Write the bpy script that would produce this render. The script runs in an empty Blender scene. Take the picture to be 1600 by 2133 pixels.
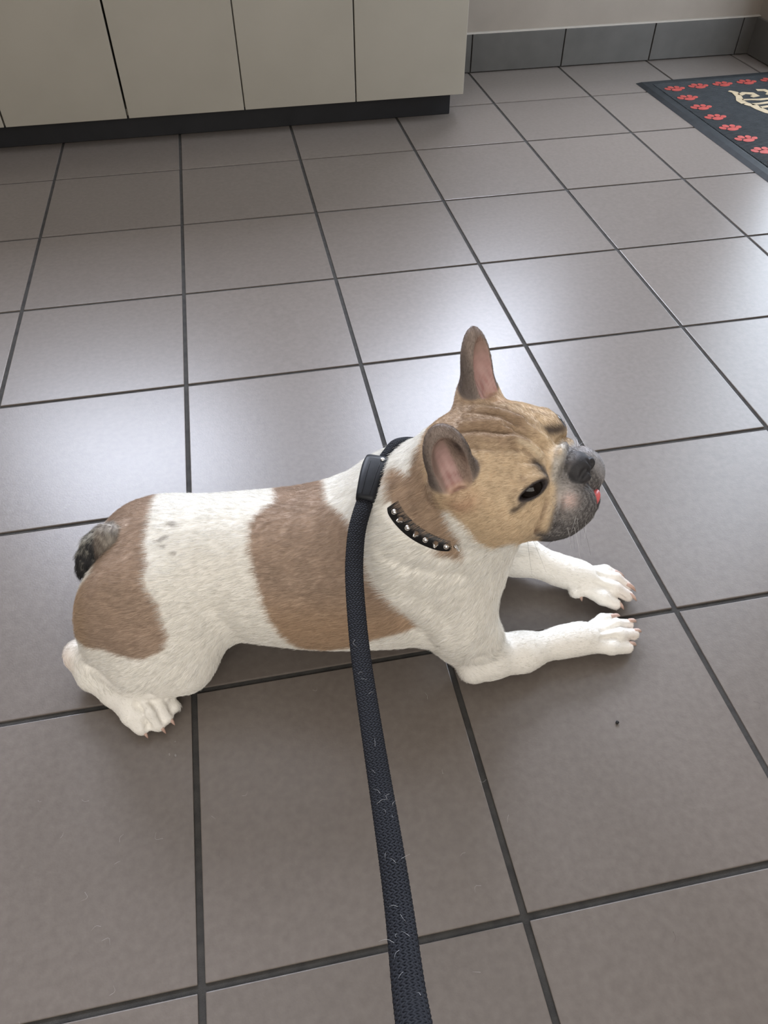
import bpy, bmesh, math, random
import numpy as np
from mathutils import Vector, Matrix

# ------------------------------------------------------------------ camera, sky, lights, exposure
scene = bpy.context.scene
C = scene.collection
cam_d = bpy.data.cameras.new('camera')
cam_d.sensor_fit = 'AUTO'; cam_d.sensor_width = 36.0; cam_d.lens = 1584.98 / 2133 * 36.0
cam_d.clip_start = 0.02
cam = bpy.data.objects.new('camera', cam_d); C.objects.link(cam)
cam.location = (0.13265, -1.09069, 0.78018)
cam.rotation_mode = 'XYZ'
cam.rotation_euler = (math.radians(43.7138), math.radians(0.2602), math.radians(-11.0513))
scene.camera = cam

world = bpy.data.worlds.new('overcast_sky'); scene.world = world
world.use_nodes = True
bg = world.node_tree.nodes['Background']
bg.inputs['Color'].default_value = (0.80, 0.88, 1.0, 1); bg.inputs['Strength'].default_value = 1.0

def area(name, loc, rot, sx, sy, power, col):
    l = bpy.data.lights.new(name, 'AREA'); l.shape = 'RECTANGLE'; l.size = sx; l.size_y = sy
    l.energy = power; l.color = col
    o = bpy.data.objects.new(name, l); C.objects.link(o); o.location = loc; o.rotation_euler = rot
    return o
H90 = math.pi / 2
# daylight through the window over the worktop and through the glazed door beside the mat
for x_, w_ in ((-.465, .97), (.925, .85)):
    area('daylight_window', (x_, 1.60, 1.40), (-H90, 0, 0), w_, .93, 47 * w_, (0.79, 0.85, 1.0))
area('daylight_door', (2.02, 0.80, 1.10), (0, H90, 0), 1.95, 0.95, 17, (0.76, 0.87, 1.0))

area('rear_fill_light', (-0.1, -2.36, 1.45), (H90, 0, 0), 2.4, 1.3, 17.5, (1.0, 0.95, 0.88))  # warm fill added behind the camera to lift the dog's near side; no window modelled
scene.view_settings.view_transform = 'Standard'
scene.view_settings.look = 'None'
scene.view_settings.exposure = 1.30
scene.view_settings.gamma = 1.0
scene.view_settings.use_curve_mapping = False
scene.cycles.use_denoising = True
scene.cycles.max_bounces = 8
scene.cycles.diffuse_bounces = 4
scene.cycles.caustics_reflective = False
scene.cycles.caustics_refractive = False

# ------------------------------------------------------------------ helpers
random.seed(4)
def tag(o, label=None, cat=None, group=None, kind=None):
    for k, v in (('label', label), ('category', cat), ('group', group), ('kind', kind)):
        if v: o[k] = v
    return o
def obj(name, me, mat=None, parent=None, loc=None):
    o = bpy.data.objects.new(name, me); C.objects.link(o)
    if mat is not None:
        me.materials.clear(); me.materials.append(mat)
    if parent is not None: o.parent = parent
    if loc is not None: o.location = loc
    return o
def empty(name, loc=(0, 0, 0), rz=0.0):
    o = bpy.data.objects.new(name, None); C.objects.link(o); o.location = loc; o.rotation_euler = (0, 0, rz)
    o.empty_display_size = .05
    return o
def mesh(name, verts, faces, smooth=False):
    me = bpy.data.meshes.new(name)
    me.from_pydata([tuple(map(float, v)) for v in verts], [], [tuple(map(int, f)) for f in faces]); me.update()
    if smooth: me.polygons.foreach_set('use_smooth', [True] * len(me.polygons))
    return me
def box_mesh(name, lo, hi, bevel=0.0, seg=1):
    bm = bmesh.new()
    bmesh.ops.create_cube(bm, size=1.0)
    lo = Vector(lo); hi = Vector(hi)
    for v in bm.verts:
        v.co = Vector([lo[i] + (v.co[i] + .5) * (hi[i] - lo[i]) for i in range(3)])
    if bevel: bmesh.ops.bevel(bm, geom=bm.edges[:], offset=bevel, segments=seg, affect='EDGES', profile=.6)
    me = bpy.data.meshes.new(name); bm.to_mesh(me); bm.free()
    return me
def fast_mesh(name, V, F, smooth=True):
    V = np.asarray(V, np.float32); F = np.asarray(F, np.int32); k = F.shape[1]
    me = bpy.data.meshes.new(name)
    me.vertices.add(len(V)); me.vertices.foreach_set('co', V.ravel())
    me.loops.add(F.size); me.loops.foreach_set('vertex_index', F.ravel())
    me.polygons.add(len(F)); me.polygons.foreach_set('loop_start', np.arange(0, F.size, k, dtype=np.int32))
    if smooth: me.polygons.foreach_set('use_smooth', np.ones(len(F), bool))
    me.update(calc_edges=True); me.validate()
    return me
def tube(pts, rad, n=8, closed=False, caps=True):
    """verts, quads of a tube along pts; rad a number or one per point"""
    P = np.asarray(pts, float); m = len(P)
    R = np.full(m, rad, float) if np.isscalar(rad) else np.asarray(rad, float)
    T = np.roll(P, -1, 0) - np.roll(P, 1, 0)
    if not closed: T[0] = P[1] - P[0]; T[-1] = P[-1] - P[-2]
    T /= np.linalg.norm(T, axis=1)[:, None] + 1e-12
    up = np.array([0, 0, 1.0]) if abs(T[0][2]) < .9 else np.array([0, 1.0, 0])
    u = np.cross(T[0], up); u /= np.linalg.norm(u)
    V = []
    for i in range(m):
        u = u - T[i] * (u @ T[i]); u /= np.linalg.norm(u) + 1e-12
        w = np.cross(T[i], u)
        for k in range(n):
            a = 2 * math.pi * k / n
            V.append(P[i] + R[i] * (math.cos(a) * u + math.sin(a) * w))
    F = []
    for i in range(m if closed else m - 1):
        j = (i + 1) % m
        for k in range(n):
            l = (k + 1) % n
            F.append((i * n + k, i * n + l, j * n + l, j * n + k))
    if caps and not closed:
        F.append(tuple(range(n))[::-1]); F.append(tuple((m - 1) * n + k for k in range(n)))
    return V, F
def spline(pts, n):
    """Catmull-Rom through pts, n samples evenly spaced by length"""
    P = np.asarray(pts, float); Q = np.concatenate([[2 * P[0] - P[1]], P, [2 * P[-1] - P[-2]]])
    out = []
    for i in range(1, len(Q) - 2):
        for t in np.linspace(0, 1, 24, endpoint=False):
            a, b, c, d = Q[i - 1], Q[i], Q[i + 1], Q[i + 2]
            out.append(.5 * (2 * b + (c - a) * t + (2 * a - 5 * b + 4 * c - d) * t * t + (3 * b - a - 3 * c + d) * t ** 3))
    out.append(P[-1]); out = np.array(out)
    s = np.concatenate([[0], np.cumsum(np.linalg.norm(np.diff(out, axis=0), axis=1))])
    q = np.linspace(0, s[-1], n)
    return np.stack([np.interp(q, s, out[:, k]) for k in range(3)], 1)

# ------------------------------------------------------------------ materials
def material(name, col, rough=.5, spec=.5, metal=0.0):
    m = bpy.data.materials.new(name); m.use_nodes = True
    b = m.node_tree.nodes['Principled BSDF']
    b.inputs['Base Color'].default_value = (*col, 1); b.inputs['Roughness'].default_value = rough
    b.inputs['Specular IOR Level'].default_value = spec; b.inputs['Metallic'].default_value = metal
    return m
def node(m, t, **kw):
    n = m.node_tree.nodes.new(t)
    for k, v in kw.items(): setattr(n, k, v)
    return n
def link(m, a, b): m.node_tree.links.new(a, b)
def bsdf(m): return m.node_tree.nodes['Principled BSDF']
def mottle(m, c0, c1, scale, detail=4, rough=None, bump=0.0, bscale=None, coords='Object', stretch=None, per_object=0.0):
    """noise between two colours, optional bump and per-object value shift"""
    tc = node(m, 'ShaderNodeTexCoord'); src = tc.outputs[coords]
    if stretch:
        mp = node(m, 'ShaderNodeMapping'); mp.inputs['Scale'].default_value = stretch; link(m, src, mp.inputs['Vector']); src = mp.outputs['Vector']
    if per_object:
        oi = node(m, 'ShaderNodeObjectInfo'); va = node(m, 'ShaderNodeVectorMath', operation='ADD')
        mu = node(m, 'ShaderNodeMath', operation='MULTIPLY'); mu.inputs[1].default_value = 37.0
        link(m, oi.outputs['Random'], mu.inputs[0]); link(m, src, va.inputs[0]); link(m, mu.outputs[0], va.inputs[1]); src = va.outputs[0]
    nz = node(m, 'ShaderNodeTexNoise'); nz.inputs['Scale'].default_value = scale; nz.inputs['Detail'].default_value = detail
    link(m, src, nz.inputs['Vector'])
    cr = node(m, 'ShaderNodeValToRGB'); cr.color_ramp.elements[0].position = .3; cr.color_ramp.elements[1].position = .7
    cr.color_ramp.elements[0].color = (*c0, 1); cr.color_ramp.elements[1].color = (*c1, 1)
    link(m, nz.outputs['Fac'], cr.inputs['Fac']); out = cr.outputs['Color']
    if per_object:
        hs = node(m, 'ShaderNodeHueSaturation'); mr = node(m, 'ShaderNodeMapRange')
        mr.inputs['To Min'].default_value = 1 - per_object; mr.inputs['To Max'].default_value = 1 + per_object
        link(m, oi.outputs['Random'], mr.inputs['Value']); link(m, mr.outputs['Result'], hs.inputs['Value']); link(m, out, hs.inputs['Color']); out = hs.outputs['Color']
    link(m, out, bsdf(m).inputs['Base Color'])
    if rough:
        mr = node(m, 'ShaderNodeMapRange'); mr.inputs['To Min'].default_value = rough[0]; mr.inputs['To Max'].default_value = rough[1]
        link(m, nz.outputs['Fac'], mr.inputs['Value']); link(m, mr.outputs['Result'], bsdf(m).inputs['Roughness'])
    if bump:
        n2 = node(m, 'ShaderNodeTexNoise'); n2.inputs['Scale'].default_value = bscale or scale * 6; n2.inputs['Detail'].default_value = 3
        link(m, src, n2.inputs['Vector'])
        bp = node(m, 'ShaderNodeBump'); bp.inputs['Strength'].default_value = bump; bp.inputs['Distance'].default_value = .001
        link(m, n2.outputs['Fac'], bp.inputs['Height']); link(m, bp.outputs['Normal'], bsdf(m).inputs['Normal'])
    return m

M = {}
M['tile'] = mottle(material('taupe_porcelain', (.2, .17, .15), .36, .5), (.128, .109, .095), (.155, .133, .117), 120, 9, rough=(.325, .345), bump=.10, bscale=500, per_object=.05)
M['grout'] = mottle(material('dark_grout', (.03, .03, .03), .85, .3), (.030, .029, .028), (.055, .052, .048), 60, 4, bump=.6, bscale=900)
M['base_tile'] = mottle(material('grey_skirting_tile', (.12, .12, .12), .42, .5), (.062, .058, .052), (.076, .071, .064), 20, 4, per_object=.05)
M['wall'] = mottle(material('cream_wall_paint', (.6, .55, .48), .8, .3), (.205, .176, .146), (.23, .198, .165), 9, 3, bump=.15, bscale=300)
M['caulk'] = material('pale_caulk', (.34, .31, .27), .7, .3)
M['ceiling'] = material('white_ceiling_paint', (.58, .55, .51), .9, .2)
M['laminate'] = mottle(material('cream_laminate', (.6, .57, .5), .42, .4), (.300, .278, .232), (.328, .304, .255), 5, 3)
M['edge'] = material('brown_board_edge', (.10, .055, .03), .7, .3)
M['black_plinth'] = mottle(material('black_plinth', (.012, .012, .014), .5, .4), (.0045, .0046, .006), (.009, .0092, .0115), 12, 3)
M['worktop'] = material('grey_worktop', (.35, .34, .33), .4, .5)
M['frame_white'] = material('white_window_frame', (.75, .75, .75), .4, .5)
M['rubber'] = mottle(material('black_rubber', (.02, .022, .024), .6, .25), (.010, .012, .0135), (.019, .0215, .0235), 40, 3)
M['print_red'] = mottle(material('red_print', (.36, .03, .025), .6, .3), (.22, .034, .028), (.30, .050, .040), 60, 3)
M['print_beige'] = mottle(material('beige_print', (.5, .40, .26), .65, .3), (.27, .215, .138), (.34, .27, .175), 60, 3)
M['nylon'] = material('black_nylon', (.0075, .0082, .0115), .7, .22)
M['stopper'] = mottle(material('black_plastic', (.010, .011, .014), .38, .22), (.006, .007, .009), (.012, .013, .016), 80, 3, rough=(.42, .52))
M['leather'] = material('black_leather', (.008, .008, .009), .5, .5)
M['chrome'] = material('chrome', (.80, .79, .77), .16, .5, 1.0)
M['claw'] = mottle(material('pink_claw', (.62, .36, .30), .4, .5), (.46, .30, .24), (.60, .43, .36), 120, 3)
M['tongue'] = material('wet_tongue', (.62, .12, .12), .3, .5)
M['eye'] = material('dark_eye', (.006, .004, .003), .05, .25)
M['crumb'] = material('black_crumb', (.012, .011, .010), .7, .3)
M['white_hair'] = material('white_hair', (.72, .72, .72), .5, .4)
M['dark_hair'] = material('dark_hair', (.03, .025, .02), .5, .4)
glass = bpy.data.materials.new('window_glass'); glass.use_nodes = True
nt = glass.node_tree; nt.nodes.clear()
_o = nt.nodes.new('ShaderNodeOutputMaterial'); _m = nt.nodes.new('ShaderNodeMixShader'); _t = nt.nodes.new('ShaderNodeBsdfTransparent'); _g = nt.nodes.new('ShaderNodeBsdfGlossy')
_g.inputs['Roughness'].default_value = .02; _m.inputs[0].default_value = .06
nt.links.new(_t.outputs[0], _m.inputs[1]); nt.links.new(_g.outputs[0], _m.inputs[2]); nt.links.new(_m.outputs[0], _o.inputs[0])
M['glass'] = glass
M['drop'] = glass.copy(); M['drop'].name = 'water_drop'
for n_ in M['drop'].node_tree.nodes:
    if n_.type == 'MIX_SHADER': n_.inputs[0].default_value = .16

# ------------------------------------------------------------------ room
PITCH = 0.30; GAP = 0.0068
XW, YW = 1.865, 1.48                    # right and back wall
XL, YF = -1.80, -2.40                   # left and front wall
ZC = 2.45
floor = obj('floor', box_mesh('floor', (XL, YF, -.05), (XW + .2, YW + .2, -.0022)), M['grout']); tag(floor, kind='structure')
xo = {-1: -.0114, 0: .0031, 1: .0036, 2: .0008, 3: .0058, 4: .0001}
yo = {-3: -.0025, -2: .0094, -1: .0128, 0: -.0044, 1: -.0063, 2: -.0049, 3: .0110, 4: -.0200}
xl = [PITCH * (i + xo.get(i, 0)) for i in range(-6, 7)] + [XW]
yl = [PITCH * (j + yo.get(j, 0)) for j in range(-8, 5)] + [YW]
tile_me = {}
for i in range(len(xl) - 1):
    for j in range(len(yl) - 1):
        w = xl[i + 1] - xl[i] - GAP; d = yl[j + 1] - yl[j] - GAP
        if w < .02 or d < .02: continue
        key = (round(w, 4), round(d, 4))
        if key not in tile_me:
            tile_me[key] = box_mesh('tile', (-w / 2, -d / 2, -.008), (w / 2, d / 2, 0), .0011, 2)
        t = obj('tile', tile_me[key], M['tile'], floor, ((xl[i] + xl[i + 1]) / 2, (yl[j] + yl[j + 1]) / 2, 0))
        t.rotation_euler = (random.uniform(-.0012, .0012), random.uniform(-.0012, .0012), 0)

def wall(name, axis, at, a0, a1, hole=None, thick=.12, sgn=1):
    """upright slab with an optional rectangular opening (a0,a1,z0,z1)"""
    bm = bmesh.new()
    rects = []; x_ = a0
    for h0, h1, z0, z1 in (hole or []):
        rects += [(x_, h0, -.05, ZC), (h0, h1, z1, ZC)]
        if z0 > 0: rects.append((h0, h1, -.05, z0))
        x_ = h1
    rects.append((x_, a1, -.05, ZC))
    V, F = [], []
    for (p, q, z0, z1) in rects:
        b = len(V); lo, hi = (at, at + thick * sgn) if sgn > 0 else (at + thick * sgn, at)
        for z in (z0, z1):
            for c in ((p, lo), (q, lo), (q, hi), (p, hi)):
                V.append((c[0], c[1], z) if axis == 'y' else (c[1], c[0], z))
        fs = [(0, 1, 5, 4), (1, 2, 6, 5), (2, 3, 7, 6), (3, 0, 4, 7), (4, 5, 6, 7), (3, 2, 1, 0)]
        if axis != 'y': fs = [f[::-1] for f in fs]
        F += [tuple(b + k for k in f) for f in fs]
    bm.free()
    o = obj(name, mesh(name, V, F), M['wall']); tag(o, kind='structure')
    return o
WINS = [(-.95, .02, .935, 1.865), (.50, 1.35, .935, 1.865)]
DOOR = (.33, 1.27, .0, 2.08)
wall('wall_back', 'y', YW, XL - .12, XW + .12, WINS)
wall('wall_right', 'x', XW, YF, YW, [DOOR])
wall('wall_left', 'x', XL, YF, YW, None, sgn=-1)
wall('wall_front', 'y', YF, XL - .12, XW + .12, None, sgn=-1)
tag(obj('ceiling', box_mesh('ceiling', (XL - .12, YF - .12, ZC), (XW + .12, YW + .12, ZC + .1)), M['ceiling']), kind='structure')

# window above the worktop and the glazed door, both with frames and panes
for k_, WIN in enumerate(WINS):
    w1 = empty('window_%d' % (k_ + 1), ((WIN[0] + WIN[1]) / 2, YW + .05, WIN[2])); tag(w1, kind='structure')
    ww, wh = WIN[1] - WIN[0], WIN[3] - WIN[2]
    for lo, hi in (((-ww / 2, -.03, 0), (ww / 2, .03, .05)), ((-ww / 2, -.03, wh - .05), (ww / 2, .03, wh)), ((-ww / 2, -.03, .05), (-ww / 2 + .05, .03, wh - .05)),
                   ((ww / 2 - .05, -.03, .05), (ww / 2, .03, wh - .05))):
        obj('window_frame', box_mesh('window_frame', lo, hi, .004), M['frame_white'], w1)
    obj('pane', box_mesh('pane', (-ww / 2 + .05, -.003, .05), (ww / 2 - .05, .003, wh - .05)), M['glass'], w1)
d1 = empty('door_1', (XW + .06, (DOOR[0] + DOOR[1]) / 2, 0)); tag(d1, kind='structure')
dw, dh = DOOR[1] - DOOR[0], DOOR[3]
for lo, hi in (((-.03, -dw / 2, .01), (.03, dw / 2, .12)), ((-.03, -dw / 2, dh - .09), (.03, dw / 2, dh - .005)), ((-.03, -dw / 2, .12), (.03, -dw / 2 + .09, dh - .09)), ((-.03, dw / 2 - .09, .12), (.03, dw / 2, dh - .09))):
    obj('door_frame', box_mesh('door_frame', lo, hi, .004), M['frame_white'], d1)
obj('pane', box_mesh('pane', (-.004, -dw / 2 + .09, .12), (.004, dw / 2 - .09, dh - .09)), M['glass'], d1)
obj('door_handle', box_mesh('door_handle', (-.09, -dw / 2 + .03, 1.0), (-.03, -dw / 2 + .05, 1.03), .004), M['chrome'], d1)

# tiled skirting
BH = .107
bb = obj('baseboard_back', box_mesh('baseboard_back', (XL, YW - .006, 0), (XW, YW, BH - .002)), M['grout']); tag(bb, kind='structure')
cuts = [XL, -1.495, -1.195, -1.04, .79, .905, 1.205, 1.505, 1.808, XW - .008]
for a, b in zip(cuts[:-1], cuts[1:]):
    if a == -1.04: continue
    obj('tile', box_mesh('tile', (a + .0018, YW - .013, .003), (b - .0018, YW - .004, BH), .0009, 1), M['base_tile'], bb)
tag(obj('trim_1', box_mesh('trim_1', (.776, YW - .013, BH), (XW, YW + .001, BH + .0035), .0015, 2), M['caulk']), kind='structure')
br = obj('baseboard_right', box_mesh('baseboard_right', (XW - .006, 1.27, 0), (XW, YW - .006, BH - .002)), M['grout']); tag(br, kind='structure')
obj('tile', box_mesh('tile', (XW - .013, 1.27, .003), (XW - .004, YW - .014, BH), .0009, 1), M['base_tile'], br)
br2 = obj('baseboard_right', box_mesh('baseboard_right', (XW - .006, YF, 0), (XW, .33, BH - .002)), M['grout']); tag(br2, kind='structure')
y = .33
while y > YF + .1:
    obj('tile', box_mesh('tile', (XW - .013, max(YF, y - .3) + .0018, .003), (XW - .004, y - .0018, BH), .0009, 1), M['base_tile'], br2); y -= .3

# ------------------------------------------------------------------ base cabinets
YC, ZD, ZT = 1.09, .066, .86
def cabinet(x0, x1, labels, label, seams):
    r = empty('base_cabinet', ((x0 + x1) / 2, YC + .02, 0)); tag(r, label, 'cabinet', 'base cabinets under the window')
    ox, oy = (x0 + x1) / 2, YC + .02
    for nm, lo, hi in (('side_panel', (x0, YC + .020, ZD), (x0 + .016, YW - .008, ZT)), ('side_panel', (x1 - .016, YC + .020, ZD), (x1, YW - .008, ZT)),
                       ('bottom_panel', (x0 + .016, YC + .020, ZD), (x1 - .016, YW - .008, ZD + .016)), ('back_panel', (x0 + .016, YW - .024, ZD + .016), (x1 - .016, YW - .008, ZT))):
        obj(nm, box_mesh(nm, (lo[0] - ox, lo[1] - oy, lo[2]), (hi[0] - ox, hi[1] - oy, hi[2]), .0006), M['laminate'], r)
    for a, b in seams:
        d = obj('cabinet_door', box_mesh('cabinet_door', (a - ox, YC - oy, ZD - .001), (b - ox, YC + .0185 - oy, ZT - .004), .0012, 2), M['laminate'], r)
        e = obj('door_edge', box_mesh('door_edge', (a - ox + .0012, YC + .0186 - oy, ZD), (b - ox - .0012, YC + .0199 - oy, ZT - .005)), M['edge'], d)
    return r
G = .0016
cabinet(.182, .776, None, 'cream laminate two-door base cabinet at the free end of the row', [(.182 + G, .479 - G), (.479 + G, .776)])
cabinet(-.422, .182, None, 'cream laminate two-door base cabinet, second from the free end of the row', [(-.422 + G * 1.4, -.118 - G * 1.6), (-.118 + G * 1.6, .182 - G)])
cabinet(-1.026, -.422, None, 'cream laminate base cabinet cut off by the photo edge, third in the row', [(-1.026 + G, -.722 - G), (-.722 + G, -.422 - G * 1.4)])
pl = obj('cabinet_plinth', box_mesh('cabinet_plinth', (-1.02, 1.138, 0.0005), (.753, 1.156, ZD - .0015), .001), M['black_plinth'])
tag(pl, 'long black plinth board under the cream cabinets', 'plinth')
wt = obj('worktop', box_mesh('worktop', (-1.04, YC - .02, ZT + .001), (.79, YW - .001, ZT + .039), .003, 2), M['worktop'])
tag(wt, 'long grey worktop resting on the cream cabinets', 'worktop')

# ------------------------------------------------------------------ door mat
MX, MY = .46, .74
mat = empty('door_mat', (1.612, .905, 0), math.radians(1.2)); tag(mat, 'black ribbed rubber door mat with red paw prints and beige motif', 'door mat')
V, F = [], []
prof = [(0, .0005), (.012, .0068), (.030, .0078), (.036, .0062)]
for k, (ins, z) in enumerate(prof):
    V += [(-MX / 2 + ins, -MY / 2 + ins, z), (MX / 2 - ins, -MY / 2 + ins, z), (MX / 2 - ins, MY / 2 - ins, z), (-MX / 2 + ins, MY / 2 - ins, z)]
for k in range(len(prof) - 1):
    for e in range(4):
        F.append((k * 4 + e, k * 4 + (e + 1) % 4, k * 4 + 4 + (e + 1) % 4, k * 4 + 4 + e))
F.append(tuple(len(V) - 4 + e for e in range(4))); F.append((3, 2, 1, 0))
obj('base_sheet', mesh('base_sheet', V, F), M['rubber'], mat)
V, F = [], []
yy = -MY / 2 + .040
while yy < MY / 2 - .040:
    b = len(V)
    for x in (-MX / 2 + .036, MX / 2 - .036):
        V += [(x, yy - .0027, .0058), (x, yy - .0014, .0086), (x, yy + .0014, .0086), (x, yy + .0027, .0058)]
    F += [(b, b + 4, b + 5, b + 1), (b + 1, b + 5, b + 6, b + 2), (b + 2, b + 6, b + 7, b + 3)]
    yy += .0074
tag(obj('ribs', mesh('ribs', V, F), M['rubber'], mat), kind='stuff')
def disc(cx, cy, rx, ry, z, rot=0.0, n=14, h=.0007):
    V, F = [], []
    for k in range(n):
        a = 2 * math.pi * k / n; x, y = rx * math.cos(a), ry * math.sin(a)
        V.append((cx + x * math.cos(rot) - y * math.sin(rot), cy + x * math.sin(rot) + y * math.cos(rot), z - h))
    V += [(v[0], v[1], z) for v in V]
    F = [tuple(n + k for k in range(n))] + [(k, (k + 1) % n, n + (k + 1) % n, n + k) for k in range(n)]
    return V, F
def merge(parts):
    V, F = [], []
    for v, f in parts:
        b = len(V); V += list(v); F += [tuple(b + i for i in q) for q in f]
    return V, F
ZP = .0091
paw_me = mesh('paw_print', *merge([disc(.004, -.008, .017, .011, ZP, .3), disc(-.021, .000, .0085, .011, ZP, .5), disc(-.008, .013, .009, .0105, ZP, .15), disc(.011, .014, .008, .010, ZP, -.3), disc(.025, .005, .0075, .010, ZP, -.6)]))
spots = [(-.152, .274 - .0797 * k) for k in range(8)] + [(-.152 + .0797 * k, .280) for k in range(1, 5)] + [(.165, .274 - .0797 * k) for k in range(1, 8)] + [(-.152 + .0797 * k, -.288) for k in range(1, 4)]
for x, y in spots:
    p = obj('paw_print', paw_me, M['print_red'], mat, (x, y, 0)); p.rotation_euler = (0, 0, math.radians(-8))
def patch(pts, z=ZP, h=.0008):
    n = len(pts); V = [(x, y, z - h) for x, y in pts] + [(x, y, z) for x, y in pts]
    return V, [tuple(n + k for k in range(n))] + [(k, (k + 1) % n, n + (k + 1) % n, n + k) for k in range(n)]
def band(pts, w):
    P = np.array(pts, float); L, Rr = [], []
    for i in range(len(P)):
        t = P[min(i + 1, len(P) - 1)] - P[max(i - 1, 0)]; t /= np.linalg.norm(t); q = np.array([-t[1], t[0]]) * w[i] / 2
        L.append(P[i] + q); Rr.append(P[i] - q)
    return patch([tuple(p) for p in Rr] + [tuple(p) for p in L[::-1]])
mo = (1.612, .905)
def rel(pts): return [(x - mo[0], y - mo[1]) for x, y in pts]
motif = [band(rel([(1.607, 1.127), (1.618, 1.112), (1.610, 1.075), (1.596, 1.045), (1.598, 1.022)]), [.012, .020, .018, .022, .024]),
         band(rel([(1.620, 1.088), (1.640, 1.100), (1.662, 1.090), (1.664, 1.072), (1.645, 1.066)]), [.016, .018, .022, .02, .012]),
         band(rel([(1.606, 1.050), (1.630, 1.046), (1.655, 1.040), (1.690, 1.042), (1.72, 1.05)]), [.010, .010, .014, .012, .012]),
         band(rel([(1.598, 1.020), (1.612, 1.000), (1.614, .975), (1.622, .945), (1.640, .92)]), [.020, .026, .024, .022, .016]),
         band(rel([(1.612, 1.010), (1.640, 1.010), (1.67, 1.014), (1.70, 1.010)]), [.014, .012, .014, .012]),
         band(rel([(1.622, .982), (1.65, .985), (1.68, .985)]), [.012, .014, .012]),
         band(rel([(1.690, 1.114), (1.712, 1.110), (1.720, 1.085), (1.700, 1.070)]), [.016, .02, .022, .016])]
for v, f in motif:
    obj('beige_motif', mesh('beige_motif', v, f), M['print_beige'], mat)

# ================================================================== the dog's body as one continuous surface

# ------------------------------------------------------------------ field
def eul(rx, ry, rz):
    ca, sa, cb, sb, cc, sc = math.cos(rx), math.sin(rx), math.cos(ry), math.sin(ry), math.cos(rz), math.sin(rz)
    return (np.array([[cc, -sc, 0], [sc, cc, 0], [0, 0, 1]]) @ np.array([[cb, 0, sb], [0, 1, 0], [-sb, 0, cb]])
            @ np.array([[1, 0, 0], [0, ca, -sa], [0, sa, ca]]))
HEAD_R = eul(0.0782, -0.3151, -0.3894)
HEAD_C = np.array([0.3486, -0.0225, 0.2913])
HS = 0.0101            # metres per head unit (about one centimetre)
def h2b(p):            # head frame (cm) -> body frame (m)
    return np.asarray(p, float) * HS @ HEAD_R.T + HEAD_C
def b2h(p):
    return (np.asarray(p, float) - HEAD_C) @ HEAD_R / HS

class Field:
    def __init__(s, xs, ys, zs):
        s.ax = [np.asarray(a, np.float32) for a in (xs, ys, zs)]
        s.d = np.full([len(a) for a in s.ax], 0.5, np.float32)
    def block(s, lo, hi):
        sl = []
        for a, l, h in zip(s.ax, lo, hi):
            i = max(0, np.searchsorted(a, l) - 1); j = min(len(a), np.searchsorted(a, h) + 1)
            if j - i < 1: return None, None
            sl.append(slice(i, j))
        g = np.meshgrid(*[a[q] for a, q in zip(s.ax, sl)], indexing='ij', sparse=True)
        return tuple(sl), g
    def op(s, lo, hi, fn, k, mode='add'):
        pad = 1.6 * k + 0.02
        sl, g = s.block(np.asarray(lo) - pad, np.asarray(hi) + pad)
        if sl is None: return
        b = fn(*g); a = s.d[sl]
        if mode == 'cut':
            h = np.maximum(k - np.abs(a + b), 0) / k
            s.d[sl] = np.maximum(a, -b) + h * h * k * 0.25
        else:
            h = np.maximum(k - np.abs(a - b), 0) / k
            s.d[sl] = np.minimum(a, b) - h * h * k * 0.25
    def ell(s, c, r, k=0.02, R=None, mode='add'):
        c = np.asarray(c, float); r = np.asarray(r, float); m = r.max() if R is not None else r
        M = np.eye(3) if R is None else R
        def fn(x, y, z):
            X, Y, Z = x - c[0], y - c[1], z - c[2]
            u = [(X * M[0, i] + Y * M[1, i] + Z * M[2, i]) for i in range(3)]
            k0 = np.sqrt((u[0] / r[0]) ** 2 + (u[1] / r[1]) ** 2 + (u[2] / r[2]) ** 2)
            k1 = np.sqrt((u[0] / r[0] ** 2) ** 2 + (u[1] / r[1] ** 2) ** 2 + (u[2] / r[2] ** 2) ** 2)
            return k0 * (k0 - 1.0) / np.maximum(k1, 1e-6)
        s.op(c - m, c + m, fn, k, mode)
    def cone(s, a, b, ra, rb, k=0.02, mode='add'):
        a = np.asarray(a, float); b = np.asarray(b, float); v = b - a; L = float(v @ v) + 1e-12
        def fn(x, y, z):
            X, Y, Z = x - a[0], y - a[1], z - a[2]
            t = np.clip((X * v[0] + Y * v[1] + Z * v[2]) / L, 0, 1)
            return np.sqrt((X - t * v[0]) ** 2 + (Y - t * v[1]) ** 2 + (Z - t * v[2]) ** 2) - (ra + (rb - ra) * t)
        m = max(ra, rb)
        s.op(np.minimum(a, b) - m, np.maximum(a, b) + m, fn, k, mode)
    def chain(s, pts, k=0.02, mode='add', ki=None):
        for (a, ra), (b, rb) in zip(pts[:-1], pts[1:]):
            s.cone(a, b, ra, rb, k, mode)
    # head-frame versions, in head units
    def hell(s, c, r, k=1.5, R=None, mode='add'):
        s.ell(h2b(c), np.asarray(r, float) * HS, k * HS, HEAD_R if R is None else HEAD_R @ R, mode)
    def hchain(s, pts, k=1.0, mode='add'):
        for (a, ra), (b, rb) in zip(pts[:-1], pts[1:]):
            s.cone(h2b(a), h2b(b), ra * HS, rb * HS, k * HS, mode)

def eye_axes(s):
    n = np.array([.66, s * .64, .39]); n /= np.linalg.norm(n)
    t = np.array([.587, -s * .809, .02]); t -= n * (t @ n); t /= np.linalg.norm(t)
    return np.stack([t, np.cross(n, t), n], 1)

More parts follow.
